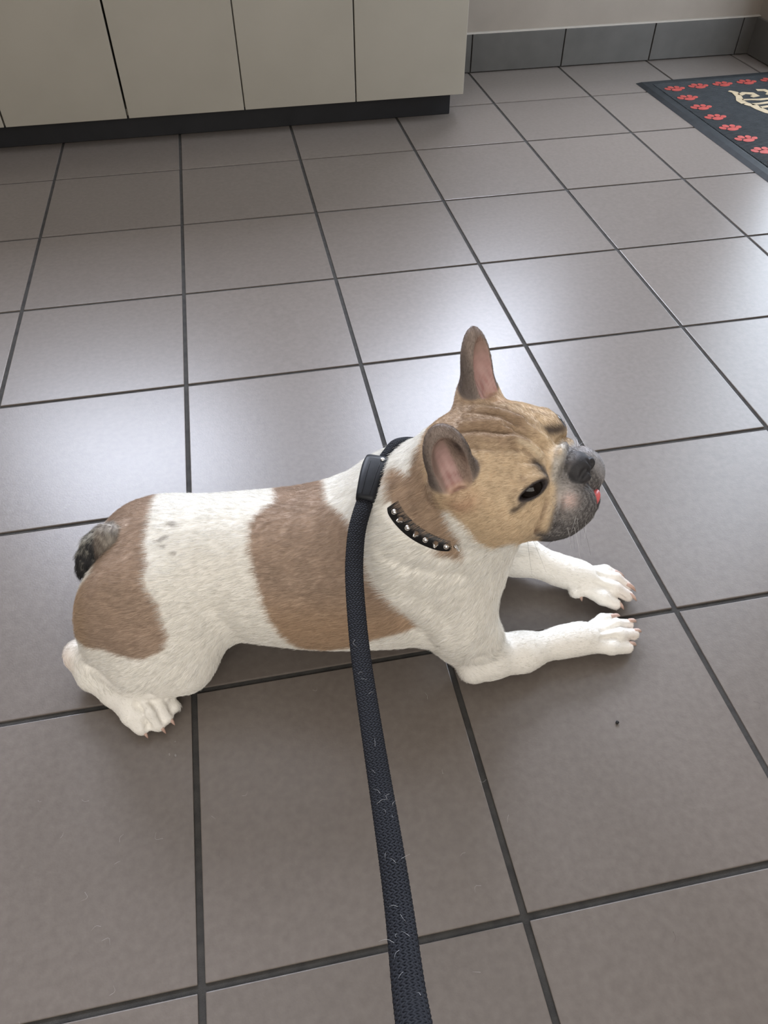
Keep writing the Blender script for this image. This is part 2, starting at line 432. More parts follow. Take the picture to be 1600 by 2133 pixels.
def torso(F):
    st = np.array([
        (-0.130, .100, .045, .050), (-0.100, .102, .055, .058), (-0.060, .104, .064, .070), (-0.02, .106, .072, .078),
        (0.04, .109, .080, .083), (0.10, .108, .088, .085), (0.16, .108, .096, .090), (0.21, .110, .098, .090),
        (0.26, .119, .082, .090), (0.31, .122, .074, .086), (0.36, .118, .062, .080), (0.42, .118, .05, .06)])
    def fn(x, y, z):
        X = x.ravel()
        # smooth interpolation of the stations
        def sp(col):
            f = np.interp(np.linspace(X[0], X[-1], 400), st[:, 0], st[:, col])
            ker = np.hanning(61); ker /= ker.sum()
            f = np.convolve(np.pad(f, 30, 'edge'), ker, 'valid')
            return np.interp(X, np.linspace(X[0], X[-1], 400), f).reshape(-1, 1, 1).astype(np.float32)
        cz, hw, hh = sp(1), sp(2), sp(3)
        q = np.sqrt((y / hw) ** 2 + ((z - cz) / hh) ** 2)
        d = (q - 1) * np.minimum(hw, hh)
        def smax(a, b, k):
            h = np.maximum(k - np.abs(a - b), 0) / k
            return np.maximum(a, b) + h * h * k * .25
        d = smax(d, x - 0.355, 0.09)
        return smax(d, -0.094 - x, 0.10)
    F.op((-.15, -.12, 0), (.42, .12, .25), fn, 0.02)

def paw(F, toes, k=0.0035):
    for base, mid, tip, rr in toes:
        F.chain([(base, rr * .95), (mid, rr * 1.1), (tip, rr * .88)], k)

NEAR_TOES = [((.482, -.031, .024), (.506, -.014, .021), (.520, -.007, .015), .0070),
             ((.486, -.038, .028), (.518, -.024, .024), (.538, -.016, .014), .0077),
             ((.486, -.046, .028), (.519, -.037, .024), (.541, -.030, .014), .0083),
             ((.482, -.052, .023), (.509, -.051, .019), (.530, -.048, .013), .0085)]
FAR_TOES = [((.500, .060, .024), (.524, .063, .021), (.539, .061, .015), .0070),
            ((.504, .051, .028), (.533, .048, .024), (.549, .043, .014), .0077),
            ((.500, .040, .028), (.529, .033, .024), (.547, .028, .014), .0083),
            ((.492, .032, .023), (.513, .022, .019), (.529, .016, .013), .0085)]
HIND_TOES = [((-.047, -.131, .024), (-.036, -.141, .024), (-.026, -.150, .014), .0108),
             ((-.031, -.128, .030), (-.018, -.138, .027), (-.009, -.146, .014), .0105),
             ((-.022, -.122, .030), (-.008, -.130, .024), (-.001, -.138, .014), .0092),
             ((-.022, -.112, .022), (-.006, -.118, .018), (.004, -.125, .013), .009)]
NEAR_NAILS = [((.519, -.008, .020), (.531, -.003, .014)), ((.540, -.014, .019), (.550, -.010, .011)),
              ((.543, -.028, .018), (.553, -.024, .010)), ((.534, -.045, .016), (.543, -.042, .008))]
FAR_NAILS = [((.539, .060, .020), (.550, .057, .012)), ((.550, .041, .019), (.560, .037, .011)),
             ((.548, .027, .018), (.558, .023, .010)), ((.531, .016, .016), (.540, .011, .008)),
             ((.484, .026, .022), (.489, .022, .011))]
HIND_NAILS = [((-.024, -.153, .014), (-.019, -.159, .005)), ((-.006, -.149, .015), (.000, -.154, .006)),
              ((.002, -.139, .015), (.008, -.144, .006))]

def legs(F):
    # shoulders and upper arms
    for s in (-1, 1):
        F.ell((.268, s * .066, .145), (.054, .036, .066), .05)
        F.ell((.322, s * .062, .108), (.032, .033, .064), .032)
        F.chain([((.318, s * .070, .105), .038), ((.356, s * .068, .055), .024)], .022)
        F.ell((.336, s * .076, .062), (.034, .020, .036), .016)
    # near forearm and paw
    F.chain([((.344, -.084, .030), .0175), ((.362, -.074, .033), .0225), ((.400, -.064, .028), .0205), ((.452, -.047, .024), .0155),
             ((.474, -.043, .025), .0155), ((.488, -.041, .023), .0150)], .016)
    F.ell((.339, -.089, .024), (.010, .009, .011), .010)      # point of the elbow
    F.ell((.466, -.030, .020), (.009, .007, .008), .006)      # dew claw pad
    paw(F, NEAR_TOES)
    # far forearm and paw
    F.chain([((.350, .084, .050), .032), ((.405, .078, .040), .027), ((.465, .058, .028), .0165), ((.488, .050, .026), .0165),
             ((.502, .045, .023), .0155)], .016)
    F.ell((.482, .029, .022), (.010, .008, .009), .006)
    paw(F, FAR_TOES)
    # hind legs: thigh, folded shank, heel, long metatarsus, paw
    for s in (-1, 1):
        F.ell((-.022, s * (.058 if s < 0 else .040), .092 if s < 0 else .080), (.072, .046, .074), .045)
        F.ell((.004, s * .076, .060), (.046, .036, .050), .035)
    F.chain([((.016, -.094, .046), .030), ((-.030, -.094, .044), .033), ((-.080, -.082, .042), .022)], .022)
    F.chain([((-.060, -.070, .080), .030), ((-.02, -.080, .07), .040)], .03)
    F.chain([((-.040, -.088, .052), .028), ((-.084, -.080, .042), .017), ((-.108, -.072, .040), .0155)], .012)
    F.chain([((-.110, -.073, .036), .0155), ((-.090, -.094, .030), .0160), ((-.058, -.114, .026), .0165), ((-.038, -.127, .026), .0185)], .008)
    paw(F, HIND_TOES)
    # far hind leg, mirrored and simple
    F.chain([((.024, .090, .046), .032), ((-.035, .088, .042), .030), ((-.080, .080, .038), .020), ((-.11, .074, .034), .016)], .024)
    F.chain([((-.112, .074, .032), .0155), ((-.058, .108, .022), .0165), ((-.036, .118, .022), .018), ((-.012, .13, .016), .013)], .009)

def head(F):
    # neck and throat
    F.chain([((.222, 0, .132), .074), ((.280, -.008, .192), .068), ((.325, -.018, .260), .060)], .045)
    F.chain([((.330, -.022, .235), .048), ((.315, -.012, .16), .058)], .045)
    E = F.hell; Cn = F.hchain
    E((-.6, 0, -.1), (6.0, 6.2, 4.9), 3)
    for s in (-1, 1):
        E((1.2, s * 4.0, -1.8), (4.6, 3.2, 4.0), 2.0)            # cheek
        E((3.2, s * 3.0, .65), (2.25, 2.15, 1.6), 1.0)              # brow
        E((6.6, s * 2.10, -3.35), (2.6, 2.45, 2.50), .9)           # flews
        E((4.9, s * 3.3, -4.3), (2.9, 2.0, 1.9), .9)
    E((5.9, 0, -5.15), (3.0, 2.7, 1.45), .6)                        # lower jaw
    E((5.4, 0, -.7), (2.6, 2.3, 1.7), .9)                         # bridge
    E((7.45, 0, -.55), (1.30, 1.45, 1.20), .22)                   # nose pad between the flews
    for s in (-1, 1):
        E((7.85, s * .82, -.95), (1.05, .82, .82), .18)
        E((8.85, s * .55, -.72), (.50, .26, .40), .12, None, 'cut')  # nostril
        Cn([((8.50, s * .70, -.22), .16), ((8.33, s * 1.08, -.34), .24), ((8.12, s * 1.38, -.58), .17), ((7.9, s * 1.6, -.8), .10)], .10, 'cut')
    # eye openings
    for s in (-1, 1):
        R = eye_axes(s)
        c = np.array([4.95, s * 4.75, 1.0])
        E(c - R[:, 2] * .42, (1.75, .90, .52), .9, R)                  # lids stand proud
        E(c + R[:, 2] * .15, (1.42, .37, 1.0), .16, R, 'cut')
    # ears
    for s, tip, base, face, w_ in ((1, (-1.5, 6.2, 10.9), (-2.4, 4.7, 2.2), (.84, -.38, .0), 1.68), (-1, (-.7, -6.9, 10.4), (-1.8, -5.3, 1.4), (.52, -.80, .1), 2.05)):
        tip = np.array(tip, float); base = np.array(base, float); u = tip - base; L = np.linalg.norm(u); u /= L
        f = np.array(face, float); f -= u * (f @ u); f /= np.linalg.norm(f); w = np.cross(u, f)
        R = np.stack([w, f, u], 1)
        c = (tip + base) / 2
        E(c - u * .5, (w_, 1.35, L * .5 + .3), .5, R)
        E(base + u * .6, (2.2, 1.9, 2.0), 1.2, R)
        E(c + f * 1.35 - u * .2, (w_ - .5, 1.65, L * .5 - .6), .3, R, 'cut')
        E(base - f * .6 + u * 1.0, (1.9, 1.6, 2.6), 1.4, R)
        # inner fold at the foot of the ear
        E(base + f * 1.7 + u * .9, (1.0, .8, 1.2), .5, R)

def tail(F):
    F.chain([((-.046, .002, .158), .017), ((-.060, -.006, .165), .0140), ((-.072, -.014, .161), .0125), ((-.082, -.020, .148), .0105), ((-.089, -.025, .136), .0065), ((-.095, -.028, .124), .002)], .006)

def surface(F):
    """naive surface nets on the rectilinear grid"""
    d = F.d; inside = d < 0
    nx, ny, nz = d.shape
    cnt = np.zeros((nx - 1, ny - 1, nz - 1), np.uint8)
    for i in (0, 1):
        for j in (0, 1):
            for k in (0, 1):
                cnt += inside[i:nx - 1 + i, j:ny - 1 + j, k:nz - 1 + k]
    idx = np.argwhere((cnt > 0) & (cnt < 8))
    lut = np.full(cnt.shape, -1, np.int32); lut[tuple(idx.T)] = np.arange(len(idx))
    acc = np.zeros((len(idx), 3)); n = np.zeros(len(idx))
    A = F.ax
    corners = [(i, j, k) for i in (0, 1) for j in (0, 1) for k in (0, 1)]
    for a in corners:
        for ax in range(3):
            if a[ax]: continue
            b = list(a); b[ax] = 1
            pa = idx + np.array(a); pb = idx + np.array(b)
            da = d[tuple(pa.T)]; db = d[tuple(pb.T)]
            m = (da < 0) != (db < 0)
            if not m.any(): continue
            t = (da[m] / (da[m] - db[m]))
            P = np.stack([A[q][pa[m, q]] for q in range(3)], 1).astype(float)
            Q = np.stack([A[q][pb[m, q]] for q in range(3)], 1)
            acc[m] += P + (Q - P) * t[:, None]; n[m] += 1
    V = acc / n[:, None]
    quads = []
    for ax in range(3):
        o = [0, 1, 2]; o.remove(ax); u, v = o
        s0 = [slice(1, -1)] * 3; s1 = [slice(1, -1)] * 3
        s0[ax] = slice(0, -1); s1[ax] = slice(1, None)
        a = inside[tuple(s0)]; b = inside[tuple(s1)]
        for flip, m in ((False, a & ~b), (True, ~a & b)):
            e = np.argwhere(m)
            if not len(e): continue
            e[:, u] += 1; e[:, v] += 1
            def cell(du, dv):
                c = e.copy(); c[:, u] -= du; c[:, v] -= dv
                return lut[tuple(c.T)]
            q = np.stack([cell(1, 1), cell(0, 1), cell(0, 0), cell(1, 0)], 1)
            if flip ^ (ax == 1): q = q[:, ::-1]
            quads.append(q)
    return V, np.concatenate(quads)

def relax(V, Q, n=2, lam=.5):
    E = np.concatenate([Q[:, [i, (i + 1) % 4]] for i in range(4)])
    for _ in range(n):
        S = np.zeros_like(V)
        cnt = np.bincount(E.ravel(), minlength=len(V))
        for c in range(3):
            S[:, c] = np.bincount(E[:, 0], V[E[:, 1], c], len(V)) + np.bincount(E[:, 1], V[E[:, 0], c], len(V))
        V = V * (1 - lam) + lam * S / np.maximum(cnt, 1)[:, None]
    return V

def normals(V, Q):
    n = np.cross(V[Q[:, 2]] - V[Q[:, 0]], V[Q[:, 3]] - V[Q[:, 1]])
    N = np.stack([sum(np.bincount(Q[:, i], n[:, c], len(V)) for i in range(4)) for c in range(3)], 1)
    return N / (np.linalg.norm(N, axis=1)[:, None] + 1e-12)

def polydist(P, pts):
    d = np.full(len(P), 9.)
    for a, b in zip(pts[:-1], pts[1:]):
        a = np.asarray(a); b = np.asarray(b); v = b - a
        t = np.clip((P - a) @ v / (v @ v), 0, 1)
        d = np.minimum(d, np.linalg.norm(P - a - t[:, None] * v, axis=1))
    return d

# folds and furrows pressed into the skin: (points, height, width); head ones in head units and on both sides
HEAD_FOLDS = [
    ([(2.0, 0, 4.5), (3.2, 0, 3.7), (4.0, 0, 3.0), (4.9, 0, 1.9)], -.5, .42, 0),
    ([(-2.2, -1.5, 5), (-.07, -1.07, 4.9), (1.4, -.97, 4.5), (2.6, -.7, 4.1)], -.48, .26, 1),
    ([(-1.9, -.55, 5), (-.2, -.3, 4.95), (1.35, -.2, 4.6), (2.4, -.25, 4.2)], .30, .34, 1),
    ([(-1.6, -2.2, 4.7), (-.1, -1.9, 4.6), (1.5, -1.7, 4.2), (2.8, -1.3, 3.8)], .26, .38, 1),
    ([(-.6, -3.0, 4.2), (1.0, -2.7, 4.0), (2.6, -2.2, 3.5), (3.6, -1.6, 3.0)], -.36, .28, 1),
    ([(2.6, -1.2, 3.9), (3.9, -.85, 3.1), (4.9, -1.0, 1.9)], .22, .34, 1),
    ([(3.0, -3.2, 2.6), (4.2, -2.6, 2.4), (5.1, -1.9, 1.6)], -.22, .30, 1),
    ([(5.6, -1.6, .9), (5.75, -2.8, .34), (5.75, -3.8, -.5), (5.46, -5.1, -1.5), (4.99, -5.7, -2.5), (4.3, -5.7, -3.6)], -.36, .25, 1),
    ([(6.2, 0, .95), (6.2, -1.0, .75), (6.07, -2.4, -.04), (6.2, -3.5, -.75), (5.95, -4.6, -1.8), (5.3, -5.35, -3.2)], .26, .36, 1),
    ([(6.75, -.2, .7), (6.7, -1.4, .3), (6.65, -2.6, -.3), (6.75, -3.5, -1.0), (6.45, -4.6, -2.3), (5.7, -5.3, -3.8)], -.28, .24, 1),
    ([(6.7, -1.2, .45), (7.0, -1.55, -.2), (7.4, -1.75, -1.0), (7.9, -1.65, -1.7), (8.6, -1.0, -1.9), (8.9, 0, -1.9)], -.26, .2, 1),
    ([(8.6, 0, .3), (8.9, 0, -.6), (9.0, 0, -1.8), (9.2, 0, -3.6)], -.20, .16, 0),
    ([(4.6, -5.4, -4.3), (5.6, -5.1, -4.9), (7.1, -4.3, -5.1), (8.3, -3.2, -5.0), (9.0, -1.6, -4.7), (9.2, 0, -4.5)], -.32, .22, 1),
    ([(3.2, -6.3, -.6), (4.2, -6.0, -1.4), (4.7, -5.6, -2.6)], -.12, .5, 1),
]
BODY_FOLDS = [
    ([(.492, -.031, .036), (.5086, -.0195, .0310), (.524, -.0110, .020)], -.0032, .0026),
    ([(.496, -.041, .037), (.518, -.0305, .0330), (.5400, -.0225, .018)], -.0034, .0026),
    ([(.494, -.050, .034), (.514, -.0440, .0300), (.5380, -.0385, .016)], -.0034, .0026),
    ([(.508, .056, .036), (.5288, .0555, .0310), (.5450, .0520, .020)], -.0032, .0026),
    ([(.508, .045, .037), (.5317, .0405, .0330), (.5500, .0355, .018)], -.0034, .0026),
    ([(.502, .035, .034), (.5230, .0275, .0300), (.5400, .0215, .016)], -.0034, .0026),
    ([(-.0300, -.1350, .0394), (-.0220, -.1440, .0360), (-.0170, -.1535, .0189)], -.0070, .0026),
    ([(-.0180, -.1290, .0391), (-.0100, -.1370, .0340), (-.0030, -.1460, .0184)], -.0070, .0026),
    ([(-.0120, -.1210, .0380), (-.0030, -.1270, .0320), (.0040, -.1340, .0180)], -.0062, .0026),
    ([(.078, -.078, .080), (.072, -.085, .106), (.060, -.0824, .1325)], -.0050, .012),
    ([(.2418, -.0794, .2209), (.2648, -.0923, .2146), (.2924, -.0962, .2084), (.3157, -.0937, .2052)], -.0032, .009),
    ([(.2550, -.0900, .1900), (.2850, -.1020, .1700), (.3031, -.1027, .1500), (.3120, -.1061, .1200)], -.0026, .011),
    ([(.2950, -.1020, .0800), (.2800, -.1090, .1200), (.2607, -.1077, .1500)], -.0060, .012),
    ([(.3797, -.0634, .0617), (.3607, -.0800, .0700), (.3431, -.0950, .0720)], -.0040, .009),
    ([(-.0850, -.1000, .0560), (-.0691, -.1111, .0600), (-.0412, -.1240, .0560), (-.0127, -.1300, .0500)], -.0060, .0042),
]
def press(V, N):
    D = np.zeros(len(V))
    def put(pts, h, w):
        pts = np.array(pts, float)
        lo, hi = pts.min(0) - 3 * w, pts.max(0) + 3 * w
        m = np.where(((V > lo) & (V < hi)).all(1))[0]
        if len(m): D[m] += h * np.exp(-(polydist(V[m], pts) / w) ** 2)
    for pts, h, w, both in HEAD_FOLDS:
        for s in ((1, -1) if both else (1,)):
            put(h2b(np.array(pts) * np.array([1, s, 1])), h * HS, w * HS)
    for pts, h, w in BODY_FOLDS:
        put(pts, h, w)
    return V + N * D[:, None]

def axis(segs):
    out = [segs[0][0]]
    for lo, hi, st in segs:
        n = max(1, int(round((hi - lo) / st)))
        out += list(lo + (hi - lo) * np.arange(1, n + 1) / n)
    return np.array(out)

def build_dog(q=1.0):
    F = Field(axis([(-.150, .26, .0025 * q), (.26, .455, .0014 * q), (.455, .565, .0018 * q)]),
              axis([(-.175, -.12, .0022 * q), (-.12, .085, .0015 * q), (.085, .16, .0026 * q)]),
              axis([(-.006, .05, .0018 * q), (.05, .20, .0024 * q), (.20, .42, .0014 * q)]))
    torso(F); legs(F); tail(F); head(F)
    F.d = np.maximum(F.d, -(F.ax[2].reshape(1, 1, -1) - 0.0015))     # flat where it lies on the floor
    F.d[0] = F.d[-1] = .5; F.d[:, 0] = F.d[:, -1] = .5; F.d[:, :, 0] = F.d[:, :, -1] = .5
    V, Q = surface(F)
    V = relax(V, Q, 3, .45)
    V = press(V, normals(V, Q))
    V = relax(V, Q, 1, .3)
    V[:, 2] = np.maximum(V[:, 2], .0012)
    return V, Q

# ------------------------------------------------------------------ coat: colour of skin and hair at a point of the body
def sstep(a, b, x):
    t = np.clip((x - a) / (b - a), 0, 1); return t * t * (3 - 2 * t)
def wav(P, f, s=0.0):
    x, y, z = P[:, 0] * f, P[:, 1] * f, P[:, 2] * f
    return (np.sin(x * 1.0 + y * 2.3 + s) + np.sin(y * 1.7 - z * 2.1 + 1.3 + s) + np.sin(z * 1.3 + x * 2.7 + 2.1 + s) + .5 * np.sin(4.1 * x - 3.3 * z + s)) / 3.5
def poly_sd(U, pts):
    """signed distance (inside positive) of 2D points to a polygon"""
    pts = np.asarray(pts, float); d = np.full(len(U), 9.0); ins = np.zeros(len(U), bool)
    for a, b in zip(pts, np.roll(pts, -1, 0)):
        v = b - a; t = np.clip(((U - a) @ v) / (v @ v), 0, 1)
        d = np.minimum(d, np.hypot(*(U - a - t[:, None] * v).T))
        c = (a[1] > U[:, 1]) != (b[1] > U[:, 1])
        with np.errstate(divide='ignore', invalid='ignore'):
            ins ^= c & (U[:, 0] < (b[0] - a[0]) * (U[:, 1] - a[1]) / (b[1] - a[1]) + a[0])
    return np.where(ins, d, -d)
PATCH = {
    'rump': [(-0.0203, 0.1726), (-0.0105, 0.1297), (-0.0086, 0.1049), (-0.0018, 0.0805), (-0.0053, 0.0709), (-0.0024, 0.0592), (0.0097, 0.0425), (0.0119, 0.0259), (0.0167, 0.0075), (0.0111, -0.0067), (-0.0104, -0.017), (-0.0363, -0.0141), (-0.0557, -0.0078), (-0.0773, -0.0073), (-0.1228, 0.016), (-0.1153, 0.0426), (-0.0858, 0.0546), (-0.0679, 0.0745), (-0.0674, 0.0938), (-0.076, 0.1303), (-0.0646, 0.1618)],
    'saddle': [(0.1127, 0.1827), (0.1252, 0.1479), (0.1108, 0.1376), (0.1017, 0.1244), (0.1027, 0.0999), (0.1081, 0.0754), (0.1148, 0.0506), (0.1211, 0.0271), (0.1339, 0.0042), (0.1513, -0.0127), (0.1769, -0.0165), (0.2102, -0.0091), (0.2414, 0.0071), (0.2771, 0.018), (0.2634, 0.0328), (0.2463, 0.0493), (0.2321, 0.0664), (0.2238, 0.083), (0.2193, 0.1061), (0.2109, 0.1226), (0.199, 0.1353), (0.1826, 0.1469), (0.1721, 0.1825)],
    'neck': [(0.2524, 0.1832), (0.2658, 0.1697), (0.275, 0.1981), (0.2816, 0.2011), (0.3062, 0.1389), (0.2954, 0.1372), (0.3052, 0.1194), (0.3134, 0.1085), (0.3188, 0.0906), (0.294, 0.0982), (0.2736, 0.1133), (0.2557, 0.1292), (0.2475, 0.1481), (0.2463, 0.1716)],
    'head': [(0.2751, 0.2005), (0.2883, 0.2275), (0.3072, 0.2473), (0.2969, 0.3298), (0.356, 0.3303), (0.3621, 0.2637), (0.477, 0.2288), (0.5432, 0.08), (0.4261, 0.0856), (0.3614, 0.108), (0.3449, 0.1021), (0.3306, 0.1069), (0.3127, 0.125), (0.3019, 0.1355), (0.2923, 0.1399), (0.2797, 0.1654)],
}
SPOTS = [(0.0183, 0.1236, .0042), (0.0064, 0.1073, .0032), (0.0120, 0.1107, .0030), (0.0111, 0.1009, .0026), (0.0227, 0.094, .0030)]
WHITE = np.array([.84, .815, .755]); BROWN = np.array([.395, .294, .222]); TAN = np.array([.56, .43, .285]); DARKTAN = np.array([.265, .180, .115])
GREY = np.array([.075, .069, .069]); CREAM = np.array([.50, .455, .39]); PINK = np.array([.58, .34, .30])
EARS = []
BROWSPOT = [(4.85, -2.2, 1.75), (5.3, -2.55, 1.4), (5.7, -3.1, 1.15)]
for s_, tip_, base_, face_, w_ in ((1, (-1.5, 6.2, 10.9), (-2.4, 4.7, 2.2), (.84, -.38, .0), 1.68), (-1, (-.7, -6.9, 10.4), (-1.8, -5.3, 1.4), (.52, -.80, .1), 2.05)):
    tip_ = np.array(tip_); base_ = np.array(base_); u_ = tip_ - base_; L_ = np.linalg.norm(u_); u_ = u_ / L_
    f_ = np.array(face_, float); f_ -= u_ * (f_ @ u_); f_ /= np.linalg.norm(f_)
    EARS.append((s_, base_, u_, f_, np.cross(u_, f_), L_, w_))
def mixc(c, col, t): return c + (np.asarray(col) - c) * np.clip(t, 0, 1)[:, None]
def coat(P, rng=None, jit=0.0):
    """returns rgb, hair length, flow direction (all in the body frame)"""
    n = len(P)
    U = np.stack([P[:, 0], .7228 * P[:, 1] + .691 * P[:, 2]], 1)
    W = U + .0016 * np.stack([wav(P, 620), wav(P, 540, 2.0)], 1)
    if jit: W = W + rng.normal(0, jit, W.shape)
    c = np.tile(WHITE, (n, 1)) * (1 + .025 * wav(P, 90))[:, None]
    H = b2h(P); hx, hy, hz = H.T; ah = np.abs(hy)
    # pink showing through thin white hair low on belly, heel, muzzle side of the paws
    c = mixc(c, (.74, .60, .53), .55 * np.exp(-(np.linalg.norm(P - np.array([-.119, -.078, .040]), axis=1) / .018) ** 2))
    c = mixc(c, (.76, .64, .58), .35 * sstep(.515, .545, P[:, 0]) * (P[:, 2] < .06))
    e = .0022
    brown = BROWN * (1 + .10 * wav(P, 70))[:, None] * (1 + .08 * wav(P, 330))[:, None]
    for k in ('rump', 'saddle'):
        m = sstep(-e, e, poly_sd(W, PATCH[k]))
        if k == 'rump': m = m * (P[:, 2] > .03)
        col = brown.copy()
        if k == 'saddle':        # the belly edge of the saddle is warmer
            col = mixc(col, (.45, .315, .205), .8 * sstep(.07, .01, U[:, 1]))
        else:
            col = mixc(col, (.46, .33, .21), .6 * sstep(-.06, -.09, P[:, 0]) * sstep(.10, .05, U[:, 1]))
        c = c + (col - c) * m[:, None]
    for x, y, r in SPOTS:
        c = mixc(c, (.20, .17, .15), .75 * np.exp(-(((W[:, 0] - x) ** 2 + (W[:, 1] - y) ** 2 * 1.6) / r ** 2) ** 1.5))
    up = (P[:, 2] > .165) & (P[:, 0] > .235)
    m = sstep(-e, e, poly_sd(W, PATCH['neck'])) * up
    col = mixc(np.tile(np.array([.45, .33, .235]), (n, 1)), (.30, .215, .155), .6 * sstep(-.2, .6, wav(P, 150)))
    c = c + (col - c) * m[:, None]
    mh = sstep(-e, e, poly_sd(W, PATCH['head'])) * ((P[:, 2] > .205) & (hx > -6.5))
    f = np.tile(TAN, (n, 1)) * (1 + .10 * wav(P, 160))[:, None]
    f = mixc(f, DARKTAN, .85 * sstep(2.2, 4.2, hz) * sstep(-4, 0.5, hx) * sstep(3.9, 1.2, ah))
    f = mixc(f, (.40, .285, .20), .6 * sstep(2.5, 4.0, hz) * sstep(1.0, -2.5, hx))
    f = mixc(f, DARKTAN, .55 * sstep(.1, .7, wav(P, 210, 1.0)) * sstep(0, 3, hz))
    # brow edge, light
    f = mixc(f, (.62, .53, .39), .7 * np.exp(-(polydist(H * [1, 1, 1] * np.array([1, 1, 1]) * 1.0 - 0, [(2.9, -1.25, 3.9), (3.9, -1.1, 3.1), (5.0, -1.3, 1.9)]) / .20) ** 2))
    # bridge, muzzle, chin
    front = sstep(6.15, 6.9, hx + .10 * ah + .22 * np.clip(-hz - 1.5, 0, 3))
    f = mixc(f, (.46, .43, .38), .9 * sstep(5.5, 6.1, hx) * sstep(1.6, .9, hz) * sstep(-2.0, -.8, hz) * sstep(3.0, 2.2, ah))
    f = mixc(f, GREY, front * sstep(1.2, .4, hz - .25 * np.clip(hx - 7, 0, 2)))
    f = mixc(f, (.40, .37, .34), .95 * front * np.exp(-(np.linalg.norm((np.stack([hx, ah, hz], 1) - [6.9, 3.2, -.9]) / [1.2, 1.5, 1.2], axis=1)) ** 2))
    f = mixc(f, (.62, .44, .39), .95 * np.exp(-(np.linalg.norm((np.stack([hx, ah, hz], 1) - [7.45, 3.7, -1.2]) / [.65, .8, .7], axis=1)) ** 2))
    f = mixc(f, (.30, .27, .25), .75 * np.exp(-(np.linalg.norm((np.stack([hx, ah, hz], 1) - [7.1, 4.4, -2.2]) / [1.2, .6, .8], axis=1)) ** 2) * sstep(-.4, .5, wav(P, 500)))
    f = mixc(f, (.27, .262, .268), .85 * front * sstep(.8, 1.6, hy))
    f = mixc(f, GREY * .9, sstep(4.3, 5.0, hx) * sstep(-3.6, -4.4, hz))
    f = mixc(f, GREY, .9 * np.exp(-(np.linalg.norm((np.stack([hx, ah, hz], 1) - [4.9, 5.3, -3.9]) / [.9, .8, .8], axis=1)) ** 2))
    # tear line behind the nose roll
    A = np.stack([hx, -ah, hz], 1)
    f = mixc(f, (.11, .045, .028), .9 * np.exp(-(polydist(A, [(5.75, -3.2, 0), (5.75, -3.9, -.6), (5.46, -5.1, -1.5), (4.99, -5.7, -2.5), (4.5, -5.7, -3.4)]) / .22) ** 2))
    f = mixc(f, (.55, .42, .27), .7 * np.exp(-(polydist(A, [(6.15, -3.0, -.4), (6.2, -3.6, -.8), (5.95, -4.6, -1.8), (5.4, -5.3, -3.0)]) / .36) ** 2))
    # eye rims and the dark spots over them
    ec = np.array([4.95, -4.75, 1.0]); R = eye_axes(-1); q = (A - ec) @ R
    f = mixc(f, (.030, .024, .024), sstep(1.22, .9, np.sqrt((q[:, 0] / 1.6) ** 2 + (q[:, 1] / .66) ** 2 + (q[:, 2] / 1.5) ** 2)))
    f = mixc(f, (.055, .042, .036), .9 * np.exp(-(polydist(A, [(4.2, -5.9, .5), (3.4, -6.4, .1)]) / .30) ** 2))
    f = mixc(f, (.045, .035, .033), .95 * np.exp(-(polydist(A, BROWSPOT) / .55) ** 2))
    # grizzled hair on the muzzle
    gz = front * sstep(.3, -.3, hz) * sstep(-5.2, -4.2, hz)
    if rng is not None: f = mixc(f, (.46, .44, .42), .8 * gz * (rng.random(n) < .28))
    else: f = mixc(f, (.30, .285, .275), .5 * gz * sstep(-.1, .6, wav(P, 700)))
    # nose leather
    ns = np.linalg.norm((H - [7.70, 0, -.72]) / [1.45, 1.74, 1.25], axis=1)
    f = mixc(f, (.030, .029, .031), sstep(1.10, 1.0, ns) * (hx > 6.8))
    c = c + (f - c) * mh[:, None]
    nose = (ns < 1.06) & (hx > 6.8)
    # ears
    inner = np.zeros(n, bool); earm = np.zeros(n)
    for s_, base_, u_, f_, w2, L_, w_ in EARS:
        q = H - base_; a = q @ u_; b = q @ f_; t = q @ w2
        m = sstep(1.0, 2.4, a) * sstep(1.12, 1.0, np.sqrt((t / (w_ + .45)) ** 2 + (b / 1.75) ** 2 + ((a - L_ / 2) / (L_ / 2 + 1.2)) ** 2)) * (s_ * hy > 2.0)
        col = np.tile(np.array([.225, .178, .152]), (n, 1)) * (1 + .15 * wav(P, 260))[:, None]
        col = mixc(col, (.11, .093, .085), .8 * sstep(.6, .98, np.abs(t) / w_))
        col = mixc(col, (.235, .19, .165), .5 * sstep(L_ * .65, L_, a))
        cc = q - (u_ * (L_ / 2 - .2) + f_ * 1.35)
        k = np.sqrt(((cc @ w2) / (w_ - .42)) ** 2 + ((cc @ f_) / 1.72) ** 2 + ((cc @ u_) / (L_ / 2 - .5)) ** 2)
        pk = np.tile(np.array([.385, .250, .228]), (n, 1)) * (1 + .12 * wav(P, 300))[:, None]
        pk = mixc(pk, (.26, .115, .105), .6 * np.exp(-((a - 2.6) / 1.3) ** 2) * sstep(-.3, .6, wav(P, 420)))
        pk = mixc(pk, (.27, .19, .155), .85 * sstep(L_ * .55, L_ * .85, a))
        if s_ < 0:
            pk = mixc(pk, (.23, .170, .135), .92 * sstep(.15, .65, t + .08 * (a - 4)))
            pk = mixc(pk, (.060, .046, .042), .9 * np.exp(-(((t - 1.15) / .55) ** 2 + ((a - 6.3) / 1.5) ** 2)))
            pk = mixc(pk, (.21, .155, .13), .8 * sstep(-.75, -1.15, t))
        col = col + (pk - col) * sstep(1.03, .97, k)[:, None]
        knob = np.exp(-(np.linalg.norm(q - (f_ * 1.7 + u_ * .7), axis=1) / 1.15) ** 2)
        c = c + (col - c) * m[:, None]
        c = mixc(c, (.50, .30, .20), .9 * knob * (b > .6))
